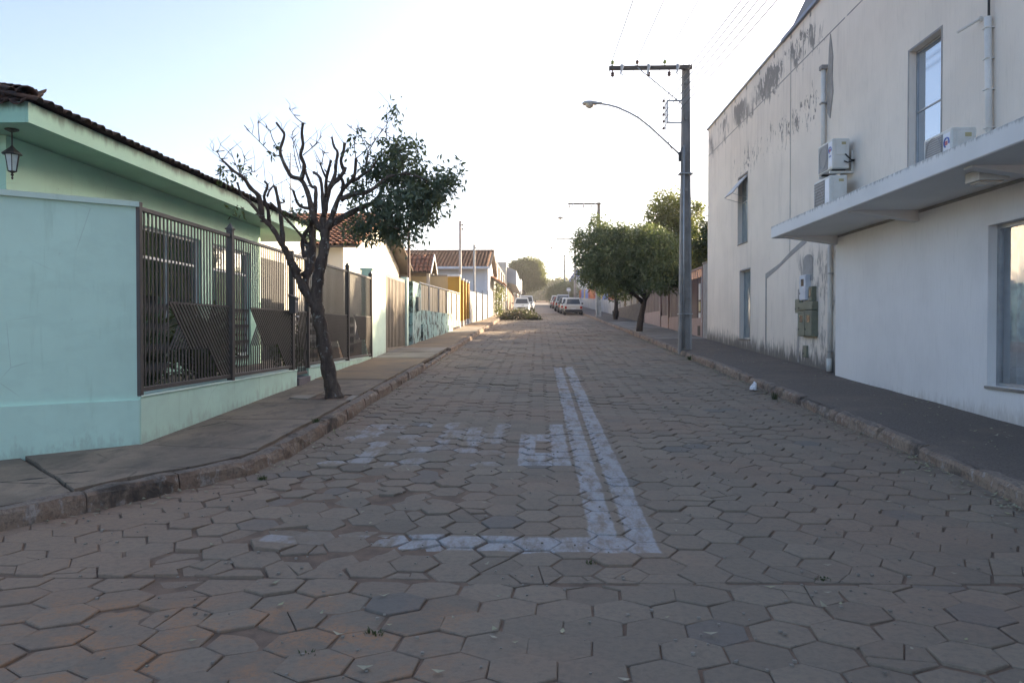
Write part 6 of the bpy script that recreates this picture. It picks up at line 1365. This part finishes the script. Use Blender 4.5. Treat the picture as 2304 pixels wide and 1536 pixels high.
# ================================================================== HEAP OF CUT BRANCHES
hp = thing('brush_pile', (-1.2, 54.5, gz(54.5)), 'heap of cut branches and dry leaves on the road before the white car', 'brush pile')
def hh(x): return max(.10, .64 * (1 - ((x + 1.4) / 1.4) ** 2)) if -2.7 < x < .2 else .1
m = MB(); lp_ = []
for k in range(260):
    x = random.uniform(-2.55, .0); y = 54.6 + random.gauss(0, .6); z = gz(y) + random.random() ** .7 * hh(x); a = random.uniform(0, 6.28); e = random.gauss(.1, .35); l = random.uniform(.3, 1.0)
    d = Vector((math.cos(a) * math.cos(e), math.sin(a) * math.cos(e), math.sin(e))) * l * .5; c_ = Vector((x, y, z)); b2 = c_ + Vector((random.gauss(0, .06), random.gauss(0, .06), random.gauss(0, .06)))
    p, q = c_ - d, c_ + d; p.z = max(p.z, gz(p.y) + .02); q.z = max(q.z, gz(q.y) + .02); b2.z = max(b2.z, gz(b2.y) + .02)
    m.tube([p, b2, q], [random.uniform(.012, .03), .014, .006], 5); lp_ += [np.array(q) + rng.normal(scale=.08, size=3) for _ in range(7)] + [np.array(b2) + rng.normal(scale=.1, size=3) for _ in range(4)]
tag(add('branches', m, 'twig', hp), kind='stuff')
lp_ = np.array(lp_); lp_[:, 2] = np.maximum(lp_[:, 2], [gz(y) + .03 for y in lp_[:, 1]])
sel = rng.random(len(lp_)) < .55
tag(leaf_mesh('dry_leaves', lp_[sel], .13, 'leaf_dry', hp, .4, .5), kind='stuff'); tag(leaf_mesh('green_leaves', lp_[~sel], .13, 'leaf_yard', hp, .4, .5), kind='stuff')

# ================================================================== SMALL THINGS ON THE GROUND
pb = thing('plastic_bag', (3.72, 14.3, gz(14.3)), 'crumpled white plastic bag against the right kerb', 'litter')
bm = bmesh.new(); bmesh.ops.create_icosphere(bm, subdivisions=3, radius=1)
for v in bm.verts:
    n_ = v.co.copy(); f_ = 1 + .28 * math.sin(7 * n_.x + 3 * n_.z) * math.cos(6 * n_.y) + random.gauss(0, .07); v.co = Vector((n_.x * .055 * f_, n_.y * .09 * f_, max(-.2, n_.z) * .085 * f_ + (n_.z > .3) * .05 * n_.x))
m = MB(); m.bm(bm, Matrix.Translation((3.80, 14.0, gz(14) + .045))); add('bag', m, 'paper', pb)
kn = MB().tube([(3.82, 14.02, gz(14) + .09), (3.84, 14.03, gz(14) + .13), (3.83, 14.05, gz(14) + .16)], [.025, .014, .022], 7); add('twisted_neck', kn, 'paper', pb)
def ground_leaves(name, pts, size, mat, label):
    n = len(pts); P = np.array(pts); m = MB()
    for p in P:
        a = random.uniform(0, 6.28); l = size * random.uniform(.5, 1.3); w_ = l * random.uniform(.3, .5); c_, s_ = math.cos(a), math.sin(a); cu_ = random.uniform(.05, .35) * l
        i = len(m.v); m.v += [(p[0] - c_ * l / 2, p[1] - s_ * l / 2, p[2] + cu_ * .6), (p[0] - s_ * w_ / 2, p[1] + c_ * w_ / 2, p[2] + cu_ * .2), (p[0] + c_ * l / 2, p[1] + s_ * l / 2, p[2] + cu_), (p[0] + s_ * w_ / 2, p[1] - c_ * w_ / 2, p[2] + .002)]
        m.f += [(i, i + 1, i + 3), (i + 1, i + 2, i + 3)]
    return tag(add(name, m, mat), label, 'leaf litter', None, 'stuff')
P_ = []
for k in range(900):      # along the right gutter
    y = random.uniform(6.2, 30); x = interp(KR, y) - abs(random.gauss(.0, .11)) - .03; P_.append((x, y, gz(y) + undul(x, y) * .8 + .012))
for k in range(420):      # along the left gutter
    y = random.uniform(5.6, 26); x = interp(KL, y) + abs(random.gauss(0, .16)) + .03; P_.append((x, y, gz(y) + undul(x, y) * .8 + .012))
for k in range(90): x, y = random.uniform(-2.4, 3.8), random.uniform(4.8, 18); P_.append((x, y, gz(y) + undul(x, y) * .8 + .014))
for k in range(26): x, y = random.uniform(-2.2, 2.2), random.uniform(3.3, 4.6); P_.append((x, y, undul(x, y) * .8 + .014))
for k in range(190): y = random.uniform(7, 26); P_.append((random.uniform(4.3, 5.7), y, gz(y) + .16))
ground_leaves('leaf_litter', P_, .062, 'leaf_pale', 'small pale dry leaves scattered along both gutters')
m = MB()
for k in range(420):      # grit in the joints
    y = random.uniform(3.3, 9); x = random.uniform(-.6, .6) * y; s_ = random.uniform(.003, .009); z = gz(y) + undul(x, y) * .8 + .004
    m.box(x - s_, x + s_, y - s_, y + s_, z, z + s_ * 1.2)
tag(add('grit', m, 'pale_slab'), 'loose pale grit lying on the paving', 'grit', None, 'stuff')
def tuft(x, y, z, n, h, label):
    m = MB()
    for k in range(n):
        a = random.uniform(0, 6.28); r = random.uniform(0, .032); b_ = Vector((x + r * math.cos(a) * 1.6, y + r * math.sin(a), z)); l = h * random.uniform(.5, 1.2); o_ = Vector((math.cos(a), math.sin(a), 0)) * l * random.uniform(.2, .7); s_ = Vector((-math.sin(a), math.cos(a), 0)) * .004
        i = len(m.v); m.v += [tuple(q) for q in (b_ - s_, b_ + s_, b_ + o_ * .4 + Vector((0, 0, l * .7)) + s_, b_ + o_ * .4 + Vector((0, 0, l * .7)) - s_, b_ + o_ + Vector((0, 0, l)))]; m.f += [(i, i + 1, i + 2, i + 3), (i + 3, i + 2, i + 4)]
    tag(add('weed', m, 'leaf_yard', org=(x, y, z)), label, 'weed', 'weeds between the pavers')
for q in ((-.80, 3.80, -.01, 30, .038, 'weed tuft in a paver joint at the bottom left of the road'), (.33, 5.02, .0, 30, .014, 'flat weed patch just below the painted stop line'), (1.70, 4.72, .0, 46, .016, 'grassy weed along the seam right of the painted lines'), (-2.55, 7.15, .1, 50, .045, 'weed at the foot of the left kerb corner'), (3.85, 12.9, gz(12.9), 50, .11, 'leafy weed growing at the right kerb near the plastic bag'), (3.95, 20.6, gz(20.6), 50, .12, 'weed at the right kerb near the utility pole'), (-2.73, 9.55, gz(9.5) + .13, 50, .07, 'weed on top of the left kerb before the pruned tree'), (-1.05, 3.55, -.01, 16, .03, 'tiny weed in a joint left of the bottom weed tuft')): tuft(*q)

# ================================================================== AIR
hz = G('haze_air'); hz.t.nodes.remove(hz.b); pv_ = hz.t.nodes.new('ShaderNodeVolumePrincipled')
pv_.inputs['Color'].default_value = (.95, .95, .95, 1); pv_.inputs['Density'].default_value = .0006; pv_.inputs['Anisotropy'].default_value = .35
hz.t.links.new(pv_.outputs[0], hz.out.inputs['Volume']); MT['haze'] = hz.m
hb = MB().box(-950, 950, -250, 1700, -1.5, 32); tag(add('haze', hb, 'haze'), 'thin warm haze filling the street', 'haze', None, 'stuff')
